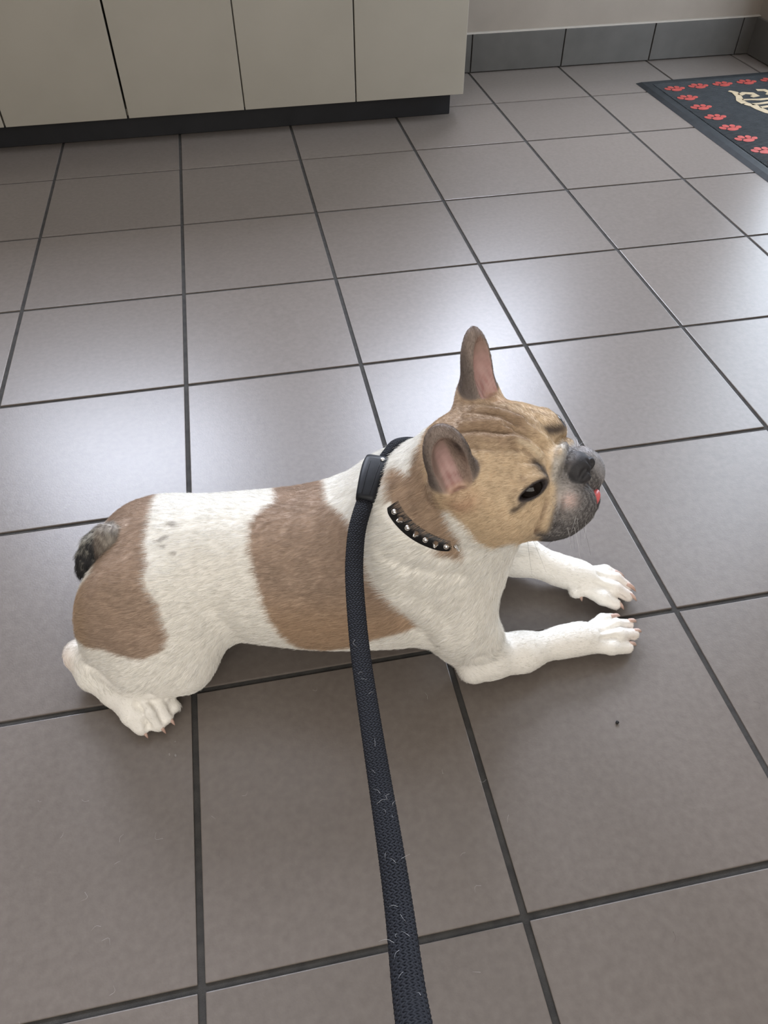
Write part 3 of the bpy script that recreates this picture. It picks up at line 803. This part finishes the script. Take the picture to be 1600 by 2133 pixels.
        inner |= (k < .99) & (m > .3) & ((t < .35) | (s_ > 0)) & (a < L_ * .8); earm = np.maximum(earm, m)
    # tail: black and cream brush
    tm = sstep(.021, .017, polydist(P, [(-.060, -.006, .168), (-.072, -.014, .164), (-.083, -.020, .150), (-.096, -.028, .124)]))
    tc = mixc(np.tile(np.array([.34, .33, .29]), (n, 1)), (.03, .03, .032), sstep(-.1, .5, wav(P, 330) + .8 * sstep(.140, .125, P[:, 2]) + .9 * sstep(-.016, -.030, P[:, 1])))
    tc = mixc(tc, BROWN * .6, .4 * (P[:, 0] > -.068))
    c = c + (tc - c) * tm[:, None]
    # ---- hair length
    ln = np.full(n, .0085)
    ln = np.where((P[:, 2] < .06) & (P[:, 0] > .33), .0042, np.where(P[:, 2] < .06, .0055, ln)); ln = np.where((P[:, 2] < .05) & ((P[:, 0] > .49) | (P[:, 1] < -.125)),   .0030, ln)
    ln = ln * (1 - .45 * mh)
    ln = np.where(mh * sstep(5.2, 6.2, hx) > .5, .0034, ln)
    ln = np.where(earm > .4, .0034, ln)
    ruff = np.exp(-(((P[:, 0] - .245) / .025) ** 2 + ((P[:, 2] - .235) / .05) ** 2)); ln = ln + .007 * ruff
    ln = np.where(tm > .4, .0085, ln)
    ln = np.where(nose | inner, 0, ln)
    er = np.sqrt((q[:, 0] * 0) + 0)
    qe = (A - ec) @ R
    ln = np.where(np.sqrt((qe[:, 0] / 1.6) ** 2 + (qe[:, 1] / .60) ** 2 + (qe[:, 2] / 1.6) ** 2) < 1.05, 0, ln)
    # ---- flow
    fl = np.tile(np.array([-1.0, 0, -.30]), (n, 1))
    fl[:, 1] += .30 * np.tanh(P[:, 1] / .03) * np.exp(-(P[:, 1] / .06) ** 2)
    low = sstep(.11, .06, P[:, 2])[:, None]
    fl = fl + low * np.array([-.1, 0, -.5])
    nk = (sstep(.22, .30, P[:, 0]) * sstep(.10, .16, P[:, 2]))[:, None]
    fl = fl * (1 - nk) + nk * np.array([-.75, 0, -.75])
    fa = (sstep(.30, .36, P[:, 0]) * sstep(.12, .05, P[:, 2]))[:, None]
    fl = fl * (1 - fa) + fa * np.array([.9, .15, -.35])
    hl = (sstep(-.02, -.09, P[:, 0]) * sstep(.07, .04, P[:, 2]) * (P[:, 1] < -.08))[:, None]
    hl = np.maximum(hl, ((P[:, 1] < -.118) & (P[:, 2] < .05))[:, None] * 1.0)
    fl = fl * (1 - hl) + hl * np.array([.75, -.6, -.2])
    hf = -(np.stack([0 * hx + 1.0, -.30 * np.sign(hy) * np.minimum(ah, 3) / 3, .15 + .30 * sstep(1, -4, hz)], 1)) @ HEAD_R.T
    mhh = mh[:, None]; fl = fl * (1 - mhh) + mhh * hf
    for s_, base_, u_, *_r in EARS:
        m = (earm * (s_ * hy > 2))[:, None]; fl = fl * (1 - m) + m * (HEAD_R @ u_)
    m = tm[:, None]; fl = fl * (1 - m) + m * np.array([-.3, -.3, -.9])
    return np.clip(c, .004, .95), ln, fl

# ------------------------------------------------------------------ the dog
DOG_LOC = (0.0, -0.497, 0.0); DOG_RZ = math.radians(-11.05)
dog = empty('dog', DOG_LOC, DOG_RZ)
tag(dog, 'white and brown bulldog lying on the tiled floor with dark muzzle and upright ears', 'dog')
V, Q = build_dog(1.0)
N = normals(V, Q)
me = fast_mesh('body', V, Q)
col, _, _ = coat(V)
at = me.color_attributes.new('coat', 'FLOAT_COLOR', 'POINT')
at.data.foreach_set('color', np.concatenate([col, np.ones((len(col), 1))], 1).astype(np.float32).ravel())
skin = material('dog_skin', (.5, .5, .5), .62, .25)
an = node(skin, 'ShaderNodeAttribute', attribute_name='coat'); link(skin, an.outputs['Color'], bsdf(skin).inputs['Base Color'])
tc = node(skin, 'ShaderNodeTexCoord'); nz = node(skin, 'ShaderNodeTexNoise'); nz.inputs['Scale'].default_value = 900; nz.inputs['Detail'].default_value = 2
link(skin, tc.outputs['Object'], nz.inputs['Vector'])
bp = node(skin, 'ShaderNodeBump'); bp.inputs['Strength'].default_value = .25; bp.inputs['Distance'].default_value = .0008
link(skin, nz.outputs['Fac'], bp.inputs['Height']); link(skin, bp.outputs['Normal'], bsdf(skin).inputs['Normal'])
body = obj('body', me, skin, dog)

# short coat: one strand object, rooted all over the body
rng = np.random.default_rng(7)
P4 = [V[Q[:, k]] for k in range(4)]
area_q = .5 * np.linalg.norm(np.cross(P4[2] - P4[0], P4[3] - P4[1]), axis=1)
cen = sum(P4) / 4; Nq = N[Q].mean(1); Nq /= np.linalg.norm(Nq, axis=1)[:, None] + 1e-9
wq = area_q * np.where(cen[:, 2] < .004, 0, 1.0) * np.where(cen[:, 1] > .07, .35, 1.0) * np.where((cen[:, 0] > .27) & (cen[:, 2] > .19), 1.7, 1.0)
NH = 420000
pick_q = rng.choice(len(Q), NH, p=wq / wq.sum())
a = rng.random((NH, 1)); b = rng.random((NH, 1))
root = P4[0][pick_q] * (1 - a) * (1 - b) + P4[1][pick_q] * a * (1 - b) + P4[2][pick_q] * a * b + P4[3][pick_q] * (1 - a) * b
nn = N[Q[pick_q, 0]] * (1 - a) * (1 - b) + N[Q[pick_q, 1]] * a * (1 - b) + N[Q[pick_q, 2]] * a * b + N[Q[pick_q, 3]] * (1 - a) * b
nn /= np.linalg.norm(nn, axis=1)[:, None] + 1e-9
hc, hl, fl = coat(root, rng, .0007)
cn = np.array([.10, -.30, .95]); cn /= np.linalg.norm(cn)
cc = np.array([.302, -.012, .243]); cc = cc - cn * ((cc - np.array([.2565, -.0668, .2483])) @ cn) + cn * .006
ce1 = np.cross(np.array([0, 1.0, 0]), cn); ce1 /= np.linalg.norm(ce1); ce2 = np.cross(cn, ce1)
_q = root - cc; _h = _q @ cn; _a1, _a2 = _q @ ce1, _q @ ce2; _r = np.hypot(_a1, _a2) + 1e-9
under = (np.abs(_h + .0008) < .0052) & (_r < .105) & (_a1 / _r < .05) & (_a2 / _r < -.47)
keep = (hl > .001) & ~under
root, nn, hc, hl, fl = root[keep], nn[keep], hc[keep], hl[keep], fl[keep]
n = len(root)
fl = fl / (np.linalg.norm(fl, axis=1)[:, None] + 1e-9)
fl = fl + .28 * np.stack([wav(root, 240, 0), wav(root, 260, 1.7), wav(root, 220, 3.1)], 1) + .10 * rng.normal(0, 1, (n, 3))
fl = fl - nn * (fl * nn).sum(1)[:, None]
fl /= np.linalg.norm(fl, axis=1)[:, None] + 1e-9
lift = np.clip(.22 + .10 * rng.normal(0, 1, n), .05, .7)[:, None]
hl = hl * rng.uniform(.65, 1.25, n)
Lh = hl[:, None]
d0 = fl * np.cos(lift * 1.5) + nn * np.sin(lift * 1.5); d1 = fl * np.cos(lift * .6) + nn * np.sin(lift * .6); d2 = fl * np.cos(lift * .1) + nn * np.sin(lift * .1)
p0 = root - nn * .0004; p1 = p0 + d0 * Lh * .34; p2 = p1 + d1 * Lh * .33; p3 = p2 + d2 * Lh * .33
pts = np.stack([p0, p1, p2, p3], 1); pts[:, :, 2] = np.maximum(pts[:, :, 2], .0008)
hc = hc * (1 + .18 * rng.normal(0, 1, n))[:, None]
hair = bpy.data.hair_curves.new('fur')
hair.add_curves([4] * n)
hair.position_data.foreach_set('vector', pts.astype(np.float32).ravel())
ra = hair.attributes.new('radius', 'FLOAT', 'POINT') if 'radius' not in hair.attributes else hair.attributes['radius']
rad = np.tile(np.array([.000070, .000066, .000050, .000012], np.float32), n); ra.data.foreach_set('value', rad)
ca = hair.attributes.new('coat', 'FLOAT_COLOR', 'CURVE')
ca.data.foreach_set('color', np.concatenate([np.clip(hc, .004, .95), np.ones((n, 1))], 1).astype(np.float32).ravel())
fur_m = material('short_fur', (.5, .5, .5), .55, .25)
an = node(fur_m, 'ShaderNodeAttribute', attribute_name='coat'); link(fur_m, an.outputs['Color'], bsdf(fur_m).inputs['Base Color'])
hair.materials.append(fur_m)
fur = bpy.data.objects.new('fur', hair); C.objects.link(fur); fur.parent = dog; tag(fur, kind='stuff')

# eyes
def ball(name, c, r, mat, parent, seg=24):
    bm = bmesh.new(); bmesh.ops.create_uvsphere(bm, u_segments=seg, v_segments=seg // 2, radius=r)
    m_ = bpy.data.meshes.new(name); bm.to_mesh(m_); bm.free(); m_.polygons.foreach_set('use_smooth', [True] * len(m_.polygons))
    return obj(name, m_, mat, parent, tuple(map(float, c)))
for s in (-1, 1):
    R = eye_axes(s); c = np.array([4.95, s * 4.75, 1.0])
    e = ball('eye', h2b(c - R[:, 2] * .98), 1.26 * HS, M['eye'], dog)
# claws
def claw(a, b, r):
    a = np.array(a); b = np.array(b); t = b - a
    mid = (a + b) / 2 + np.array([0, 0, .0022])
    pts_ = spline([a - t * .25, mid, b], 7)
    v, f = tube(pts_, [r, r * 1.02, r * .98, r * .9, r * .74, r * .5, r * .16], 8)
    obj('claw', mesh('claw', v, f, True), M['claw'], dog)
for a_, b_ in NEAR_NAILS + FAR_NAILS: claw(a_, b_, .0027)
for a_, b_ in HIND_NAILS: claw(a_, b_, .0024)
# tongue tip between the lips
bm = bmesh.new(); bmesh.ops.create_uvsphere(bm, u_segments=20, v_segments=12, radius=1.0)
for v in bm.verts:
    p = h2b(np.array([8.50, -.10, -4.45]) + np.array(v.co) * np.array([.55, 1.05, .50])); v.co = Vector(p)
m_ = bpy.data.meshes.new('tongue'); bm.to_mesh(m_); bm.free(); m_.polygons.foreach_set('use_smooth', [True] * len(m_.polygons))
obj('tongue', m_, M['tongue'], dog)
# whiskers
def strands(name, lines, r, mat, parent, kind='stuff'):
    parts = []
    for p in lines: parts.append(tube(spline(p, 8), np.linspace(r, r * .35, 8), 4))
    o = obj(name, mesh(name, *merge(parts), True), mat, parent)
    if kind: tag(o, kind=kind)
    return o
wl, wd = [], []
for s in (-1, 1):
    for k in range(14):
        st = np.array([rng.uniform(6.0, 8.4), 0, rng.uniform(-4.4, -2.4)]); st[1] = 4.7 - .55 * max(0, st[0] - 6.3) ** 1.3
        di = np.array([rng.uniform(-.3, .5), rng.uniform(.5, 1), rng.uniform(-.9, .2)]); L_ = rng.uniform(1.4, 3.0)
        p = [st, st + di * L_ * .5, st + di * L_ + np.array([-.2, 0, -.45])]
        (wl if k % 3 == 0 else wd).append([h2b(np.array([1, s, 1]) * q_) for q_ in p])
    wd.append([h2b(np.array([x_, s * y_, z_])) for x_, y_, z_ in ((3.4, 5.4, -4.8), (3.5, 6.2, -6.2), (3.4, 6.6, -8.4))])
    wd.append([h2b(np.array([x_, s * y_, z_])) for x_, y_, z_ in ((3.8, 5.2, -4.9), (4.4, 6.0, -6.2), (5.0, 6.9, -7.6))])
strands('whisker', wl, .00012, M['white_hair'], dog); strands('whisker', wd, .00012, M['dark_hair'], dog)

# ------------------------------------------------------------------ collar round the neck (its own thing)
def to_world(P):
    P = np.asarray(P, float); c_, s_ = math.cos(DOG_RZ), math.sin(DOG_RZ)
    return np.stack([P[..., 0] * c_ - P[..., 1] * s_ + DOG_LOC[0], P[..., 0] * s_ + P[..., 1] * c_ + DOG_LOC[1], P[..., 2] + DOG_LOC[2]], -1)
def ring(off, plus, nb=120):
    q = V - (cc + cn * off); h = q @ cn; m = np.abs(h) < .004; q = q[m]
    th = np.arctan2(q @ ce2, q @ ce1); rr = np.hypot(q @ ce1, q @ ce2)
    m = rr < .105; th, rr = th[m], rr[m]
    bins = ((th + math.pi) / (2 * math.pi) * nb).astype(int) % nb; out = np.zeros(nb)
    cnt_ = np.bincount(bins, minlength=nb); out = np.bincount(bins, rr, nb) / np.maximum(cnt_, 1)
    good = out > .02; idx = np.arange(nb)
    out = np.interp(idx, idx[good], out[good], period=nb)
    ker = np.hanning(13); ker /= ker.sum(); out = np.convolve(np.concatenate([out[-6:], out, out[:6]]), ker, 'valid')
    ang = -math.pi + (idx + .5) / nb * 2 * math.pi
    bur = np.maximum(sstep(-.15, .55, np.cos(ang)), sstep(-.60, -.25, np.sin(ang)))
    out = out + plus - .0115 * bur
    return cc + cn * off + out[:, None] * (np.cos(ang)[:, None] * ce1 + np.sin(ang)[:, None] * ce2), np.cos(ang)[:, None] * ce1 + np.sin(ang)[:, None] * ce2
lo_o, rad_dir = ring(-.0060, .0022); hi_o, _ = ring(.0040, .0012)
lo_i = lo_o - rad_dir * .003; hi_i = hi_o - rad_dir * .003
collar = empty('dog_collar', tuple(map(float, to_world(cc)))); tag(collar, 'black collar with silver spikes and round studs round the dog neck', 'collar')
org = np.array(collar.location)
nb = len(lo_o); rings = [to_world(x_) - org for x_ in (lo_i, lo_o, hi_o, hi_i)]
Vc = np.concatenate(rings); Fc = []
for k in range(4):
    for i in range(nb):
        j = (i + 1) % nb; kk = (k + 1) % 4
        Fc.append((k * nb + i, k * nb + j, kk * nb + j, kk * nb + i))
obj('strap', fast_mesh('strap', Vc, Fc), M['leather'], collar)
def stud_mesh(name, prof, n=14):
    Vs, Fs = [], []
    for r_, z_ in prof:
        for k in range(n): Vs.append((r_ * math.cos(2 * math.pi * k / n), r_ * math.sin(2 * math.pi * k / n), z_))
    for i in range(len(prof) - 1):
        for k in range(n): Fs.append((i * n + k, i * n + (k + 1) % n, (i + 1) * n + (k + 1) % n, (i + 1) * n + k))
    Fs.append(tuple((len(prof) - 1) * n + k for k in range(n)))
    return mesh(name, Vs, Fs, True)
cone_me = stud_mesh('spike', [(.0038, -.001), (.0038, .0008), (.0033, .0020), (.0019, .0055), (.0008, .0086), (.0002, .0092)])
dome_me = stud_mesh('round_stud', [(.0030, -.001), (.0031, .0004), (.0030, .0016), (.0024, .0028), (.0013, .0035), (.0003, .0038)])
mid_o = (lo_o + hi_o) / 2
per = np.concatenate([[0], np.cumsum(np.linalg.norm(np.diff(np.concatenate([mid_o, mid_o[:1]]), axis=0), axis=1))])
nst = int(per[-1] / .0100); nst -= nst % 2
for k in range(nst):
    s_ = per[-1] * k / nst; i = min(np.searchsorted(per, s_, 'right') - 1, nb - 1); j = (i + 1) % nb
    t_ = (s_ - per[i]) / max(1e-9, per[i + 1] - per[i])
    p = (mid_o[i] * (1 - t_) + mid_o[j] * t_)
    if rad_dir[i] @ ce1 > 0.12 or rad_dir[i] @ ce2 > -.49: continue
    out_d = np.cross(mid_o[j] - mid_o[i], hi_o[i] - lo_o[i]); out_d /= np.linalg.norm(out_d)
    if out_d @ rad_dir[i] < 0: out_d = -out_d
    w_ = to_world(p) - org; d_ = to_world(p + out_d) - to_world(p)
    o = obj('spike' if k % 2 else 'round_stud', cone_me if k % 2 else dome_me, M['chrome'], collar, tuple(map(float, w_)))
    o.rotation_mode = 'QUATERNION'; o.rotation_quaternion = Vector(d_).to_track_quat('Z', 'Y')

# ------------------------------------------------------------------ braided leash
def braid(path, side, ra_, rb_, ns=16, turn=.040, thick=.00100, amp=.00055, gon=5):
    """over-two-under-two braid laid on a flattened tube round the path"""
    Pp = np.asarray(path, float); s = np.concatenate([[0], np.cumsum(np.linalg.norm(np.diff(Pp, axis=0), axis=1))])
    nsm = int(s[-1] / turn * 44); q = np.linspace(0, s[-1], nsm)
    ctr = np.stack([np.interp(q, s, Pp[:, k]) for k in range(3)], 1)
    sd = np.stack([np.interp(q, s, np.asarray(side)[:, k]) for k in range(3)], 1)
    T = np.gradient(ctr, axis=0); T /= np.linalg.norm(T, axis=1)[:, None]
    sd = sd - T * (sd * T).sum(1)[:, None]; sd /= np.linalg.norm(sd, axis=1)[:, None]
    nr = np.cross(T, sd)
    allV, allF = [], []; base = 0
    for dirn in (1, -1):
        for i in range(ns):
            ph = dirn * 2 * math.pi * q / turn + 2 * math.pi * i / ns
            hgt = dirn * amp * np.sin(ns / 2 * 2 * math.pi * q / turn + math.pi / 4)
            ex, ey = (ra_ + hgt) * np.cos(ph), (rb_ + hgt) * np.sin(ph)
            L_ = ctr + sd * ex[:, None] + nr * ey[:, None]
            tt = np.gradient(L_, axis=0); tt /= np.linalg.norm(tt, axis=1)[:, None]
            ou = sd * (np.cos(ph) / ra_)[:, None] + nr * (np.sin(ph) / rb_)[:, None]
            ou -= tt * (ou * tt).sum(1)[:, None]; ou /= np.linalg.norm(ou, axis=1)[:, None]
            w_ = np.cross(tt, ou)
            an_ = 2 * math.pi * np.arange(gon) / gon
            vv = L_[:, None, :] + ou[:, None, :] * (np.cos(an_) * thick * .75)[None, :, None] + w_[:, None, :] * (np.sin(an_) * thick * 1.12)[None, :, None]
            allV.append(vv.reshape(-1, 3))
            ii, kk = np.meshgrid(np.arange(nsm - 1), np.arange(gon), indexing='ij')
            k2 = (kk + 1) % gon
            allF.append(np.stack([ii * gon + kk, ii * gon + k2, (ii + 1) * gon + k2, (ii + 1) * gon + kk], -1).reshape(-1, 4) + base)
            base += nsm * gon
    # dark core so that no light shows between the strands
    an_ = 2 * math.pi * np.arange(16) / 16
    vv = ctr[:, None, :] + sd[:, None, :] * (np.cos(an_) * (ra_ - .0004))[None, :, None] + nr[:, None, :] * (np.sin(an_) * (rb_ - .0004))[None, :, None]
    allV.append(vv.reshape(-1, 3)); ii, kk = np.meshgrid(np.arange(nsm - 1), np.arange(16), indexing='ij'); k2 = (kk + 1) % 16
    allF.append(np.stack([ii * 16 + kk, ii * 16 + k2, (ii + 1) * 16 + k2, (ii + 1) * 16 + kk], -1).reshape(-1, 4) + base)
    return np.concatenate(allV), np.concatenate(allF)
LP = [(0.2132, -0.5740, 0.2520), (0.2055, -0.5905, 0.2500), (0.1982, -0.6080, 0.2455), (0.1928, -0.6275, 0.2400), (0.1879, -0.652, 0.2345), (0.1832, -0.6922, 0.2296), (0.1797, -0.732, 0.229), (0.1765, -0.7895, 0.2339), (0.1731, -0.8528, 0.2499), (0.1693, -0.9107, 0.2778), (0.1655, -0.9577, 0.3022), (0.1601, -1.0021, 0.3425), (0.1576, -1.0236, 0.3703), (0.1539, -1.0542, 0.4171), (0.1511, -1.0796, 0.4619)]
path = spline(LP, 260)
leash = empty('dog_leash', LP[0]); tag(leash, 'black braided slip leash running from the dog neck towards the viewer', 'leash')
lo_ = np.array(LP[0])
side = np.tile(np.array([1.0, .12, 0.0]), (len(path), 1))
v, f = braid(path - lo_, side, .0074, .0042)
tag(obj('braided_rope', fast_mesh('braided_rope', v, f), M['nylon'], leash), kind='stuff')
# loop round the neck, sunk into the ruff on the near side
ln_ = np.array([.30, -.16, .94]); ln_ /= np.linalg.norm(ln_)
STOP_TOP = np.array([.2345, .006, .2600])
# stopper: tapered flat sleeve from the loop down to the rope
def inv_world(P):
    P = np.asarray(P, float) - np.array(DOG_LOC); c_, s_ = math.cos(-DOG_RZ), math.sin(-DOG_RZ)
    return np.stack([P[..., 0] * c_ - P[..., 1] * s_, P[..., 0] * s_ + P[..., 1] * c_, P[..., 2]], -1)
a_ = inv_world(np.array(LP[0])) ; b_ = STOP_TOP
lp = spline([b_ + np.array([0, -.004, -.002]), b_ + np.array([.012, .014, .004]), (.256, .036, .262), (.278, .066, .236), (.305, .088, .205), (.345, .075, .165), (.372, .030, .140), (.372, -.020, .138), (.350, -.060, .150), (.315, -.080, .175), (.275, -.074, .205), (.245, -.045, .232), b_ + np.array([.006, -.012, -.010])], 200)
sd2 = np.cross(np.gradient(lp, axis=0), lp - np.array([.30, 0, .20])); sd2 /= np.linalg.norm(sd2, axis=1)[:, None]
wl_ = to_world(lp) - lo_
v, f = braid(wl_, to_world(lp + sd2 * .01) - to_world(lp), .0062, .0042, turn=.034)
tag(obj('neck_loop', fast_mesh('neck_loop', v, f), M['nylon'], leash), kind='stuff')
ax_ = spline([b_ + np.array([.0015, .004, .0035]), (a_ + b_) / 2 + np.array([0, 0, .0045]), a_ + np.array([-.001, -.004, .0015])], 12)
Vs, Fs = [], []
wprof = [.0125, .0132, .0134, .0132, .0128, .0124, .0119, .0114, .0109, .0104, .0099, .0092]
tprof = [.0060, .0066, .0068, .0068, .0068, .0067, .0066, .0065, .0064, .0063, .0061, .0056]
nk = 20
tg = np.gradient(ax_, axis=0); tg /= np.linalg.norm(tg, axis=1)[:, None]
for i in range(12):
    sdv = np.array([1.0, 0, .05]); sdv -= tg[i] * (sdv @ tg[i]); sdv /= np.linalg.norm(sdv); nv = np.cross(sdv, tg[i])
    if nv[2] < 0: nv = -nv
    for k in range(nk):
        t_ = 2 * math.pi * k / nk; cx, cy = math.cos(t_), math.sin(t_)
        e_ = .55
        px_ = math.copysign(abs(cx) ** e_, cx) * wprof[i]; py_ = math.copysign(abs(cy) ** e_, cy) * tprof[i]
        Vs.append(to_world(ax_[i] + sdv * px_ + nv * py_) - lo_)
for i in range(11):
    for k in range(nk): Fs.append((i * nk + k, i * nk + (k + 1) % nk, (i + 1) * nk + (k + 1) % nk, (i + 1) * nk + k))
Fs.append(tuple(range(nk))[::-1]); Fs.append(tuple(11 * nk + k for k in range(nk)))
stp = obj('slide_stopper', mesh('slide_stopper', Vs, Fs, True), M['stopper'], leash)
tg0 = tg[1]; sdv = np.array([1.0, 0, .05]); sdv -= tg0 * (sdv @ tg0); sdv /= np.linalg.norm(sdv); nv = np.cross(sdv, tg0); nv = nv if nv[2] > 0 else -nv
rv = obj('rivet', dome_me, M['chrome'], stp, tuple(map(float, to_world(ax_[1] + nv * .0062 + sdv * .006) - lo_)))
rv.scale = (.75, .75, .5); rv.rotation_mode = 'QUATERNION'; rv.rotation_quaternion = Vector(to_world(ax_[1] + nv) - to_world(ax_[1])).to_track_quat('Z', 'Y')
# raised frame lines on the stopper face
for sx in (-.0055, .0055):
    ln3 = []
    for i in range(2, 11):
        sdi = np.array([1.0, 0, .05]); sdi -= tg[i] * (sdi @ tg[i]); sdi /= np.linalg.norm(sdi); nvi = np.cross(sdi, tg[i]); nvi = nvi if nvi[2] > 0 else -nvi
        ln3.append(to_world(ax_[i] + sdi * sx * (1 - i * .03) + nvi * tprof[i] * .985) - lo_)
    vv_, ff_ = tube(np.array(ln3), .0004, 6); obj('moulded_line', mesh('moulded_line', vv_, ff_, True), M['stopper'], stp)
# dog hairs caught in the braid
hl_ = []
for k in range(24):
    i = int(rng.uniform(60, 225)); p = path[i] - lo_
    T_ = path[i + 1] - path[i]; T_ /= np.linalg.norm(T_); S_ = np.array([1.0, .12, 0]); S_ -= T_ * (S_ @ T_); S_ /= np.linalg.norm(S_); U_ = np.cross(S_, T_); U_ = U_ if U_[2] > 0 else -U_
    o_ = S_ * rng.uniform(-.005, .006) + U_ * .0062
    di = T_ * rng.normal(0, 1) + S_ * rng.normal(0, .6) + U_ * .05; di /= np.linalg.norm(di); L_ = rng.uniform(.003, .009)
    be = np.cross(U_, di) * rng.normal(0, .12) * L_
    hl_.append([p + o_, p + o_ + di * L_ * .5 + be + U_ * .0006, p + o_ + di * L_])
strands('caught_hair', hl_, .00006, M['white_hair'], leash)

# ------------------------------------------------------------------ small things on the floor
bm = bmesh.new(); bmesh.ops.create_icosphere(bm, subdivisions=2, radius=.0021)
for v_ in bm.verts: v_.co *= rng.uniform(.75, 1.15)
m_ = bpy.data.meshes.new('crumb'); bm.to_mesh(m_); bm.free()
cr_ = obj('crumb', m_, M['crumb'], None, (.465, -.730, .0015)); tag(cr_, 'tiny black crumb on the tile in front of the dog elbow', 'crumb')
for k, (x, y, r, lab) in enumerate(((-.027, -.671, .0014, 'water drop by the hind paw, farther from the grout line in the close pair'), (-.0205, -.673, .0018, 'largest water drop by the hind paw, in the close pair beside the grout line'), (-.0205, -.657, .0011, 'smallest water drop by the hind paw, apart from the pair'))):
    bm = bmesh.new(); bmesh.ops.create_uvsphere(bm, u_segments=16, v_segments=10, radius=r)
    for v_ in bm.verts: v_.co.z *= .45
    m_ = bpy.data.meshes.new('water_drop'); bm.to_mesh(m_); bm.free(); m_.polygons.foreach_set('use_smooth', [True] * len(m_.polygons))
    tag(obj('water_drop', m_, M['drop'], None, (x, y, r * .30)), lab, 'water drop', 'water drops by the hind paw')
def floor_hair(n_, box, r, mat, label):
    ls = []
    for k in range(n_):
        x, y = rng.uniform(box[0], box[1]), rng.uniform(box[2], box[3]); t_ = rng.uniform(0, 6.28); L_ = rng.uniform(.004, .011); bnd = rng.normal(0, .3) * L_
        ls.append([np.array([x, y, .0003]), np.array([x + math.cos(t_) * L_ / 2 - math.sin(t_) * bnd, y + math.sin(t_) * L_ / 2 + math.cos(t_) * bnd, .0005]), np.array([x + math.cos(t_) * L_, y + math.sin(t_) * L_, .0003])])
    o = strands('shed_hair', ls, r, mat, None); tag(o, label, 'hair', kind='stuff')
floor_hair(24, (-.25, .72, -.95, -.62), .00006, M['white_hair'], 'scattered white dog hairs shed on the floor tiles')
floor_hair(12, (.0, .75, -.95, -.64), .00006, M['dark_hair'], 'scattered dark dog hairs shed on the floor tiles')
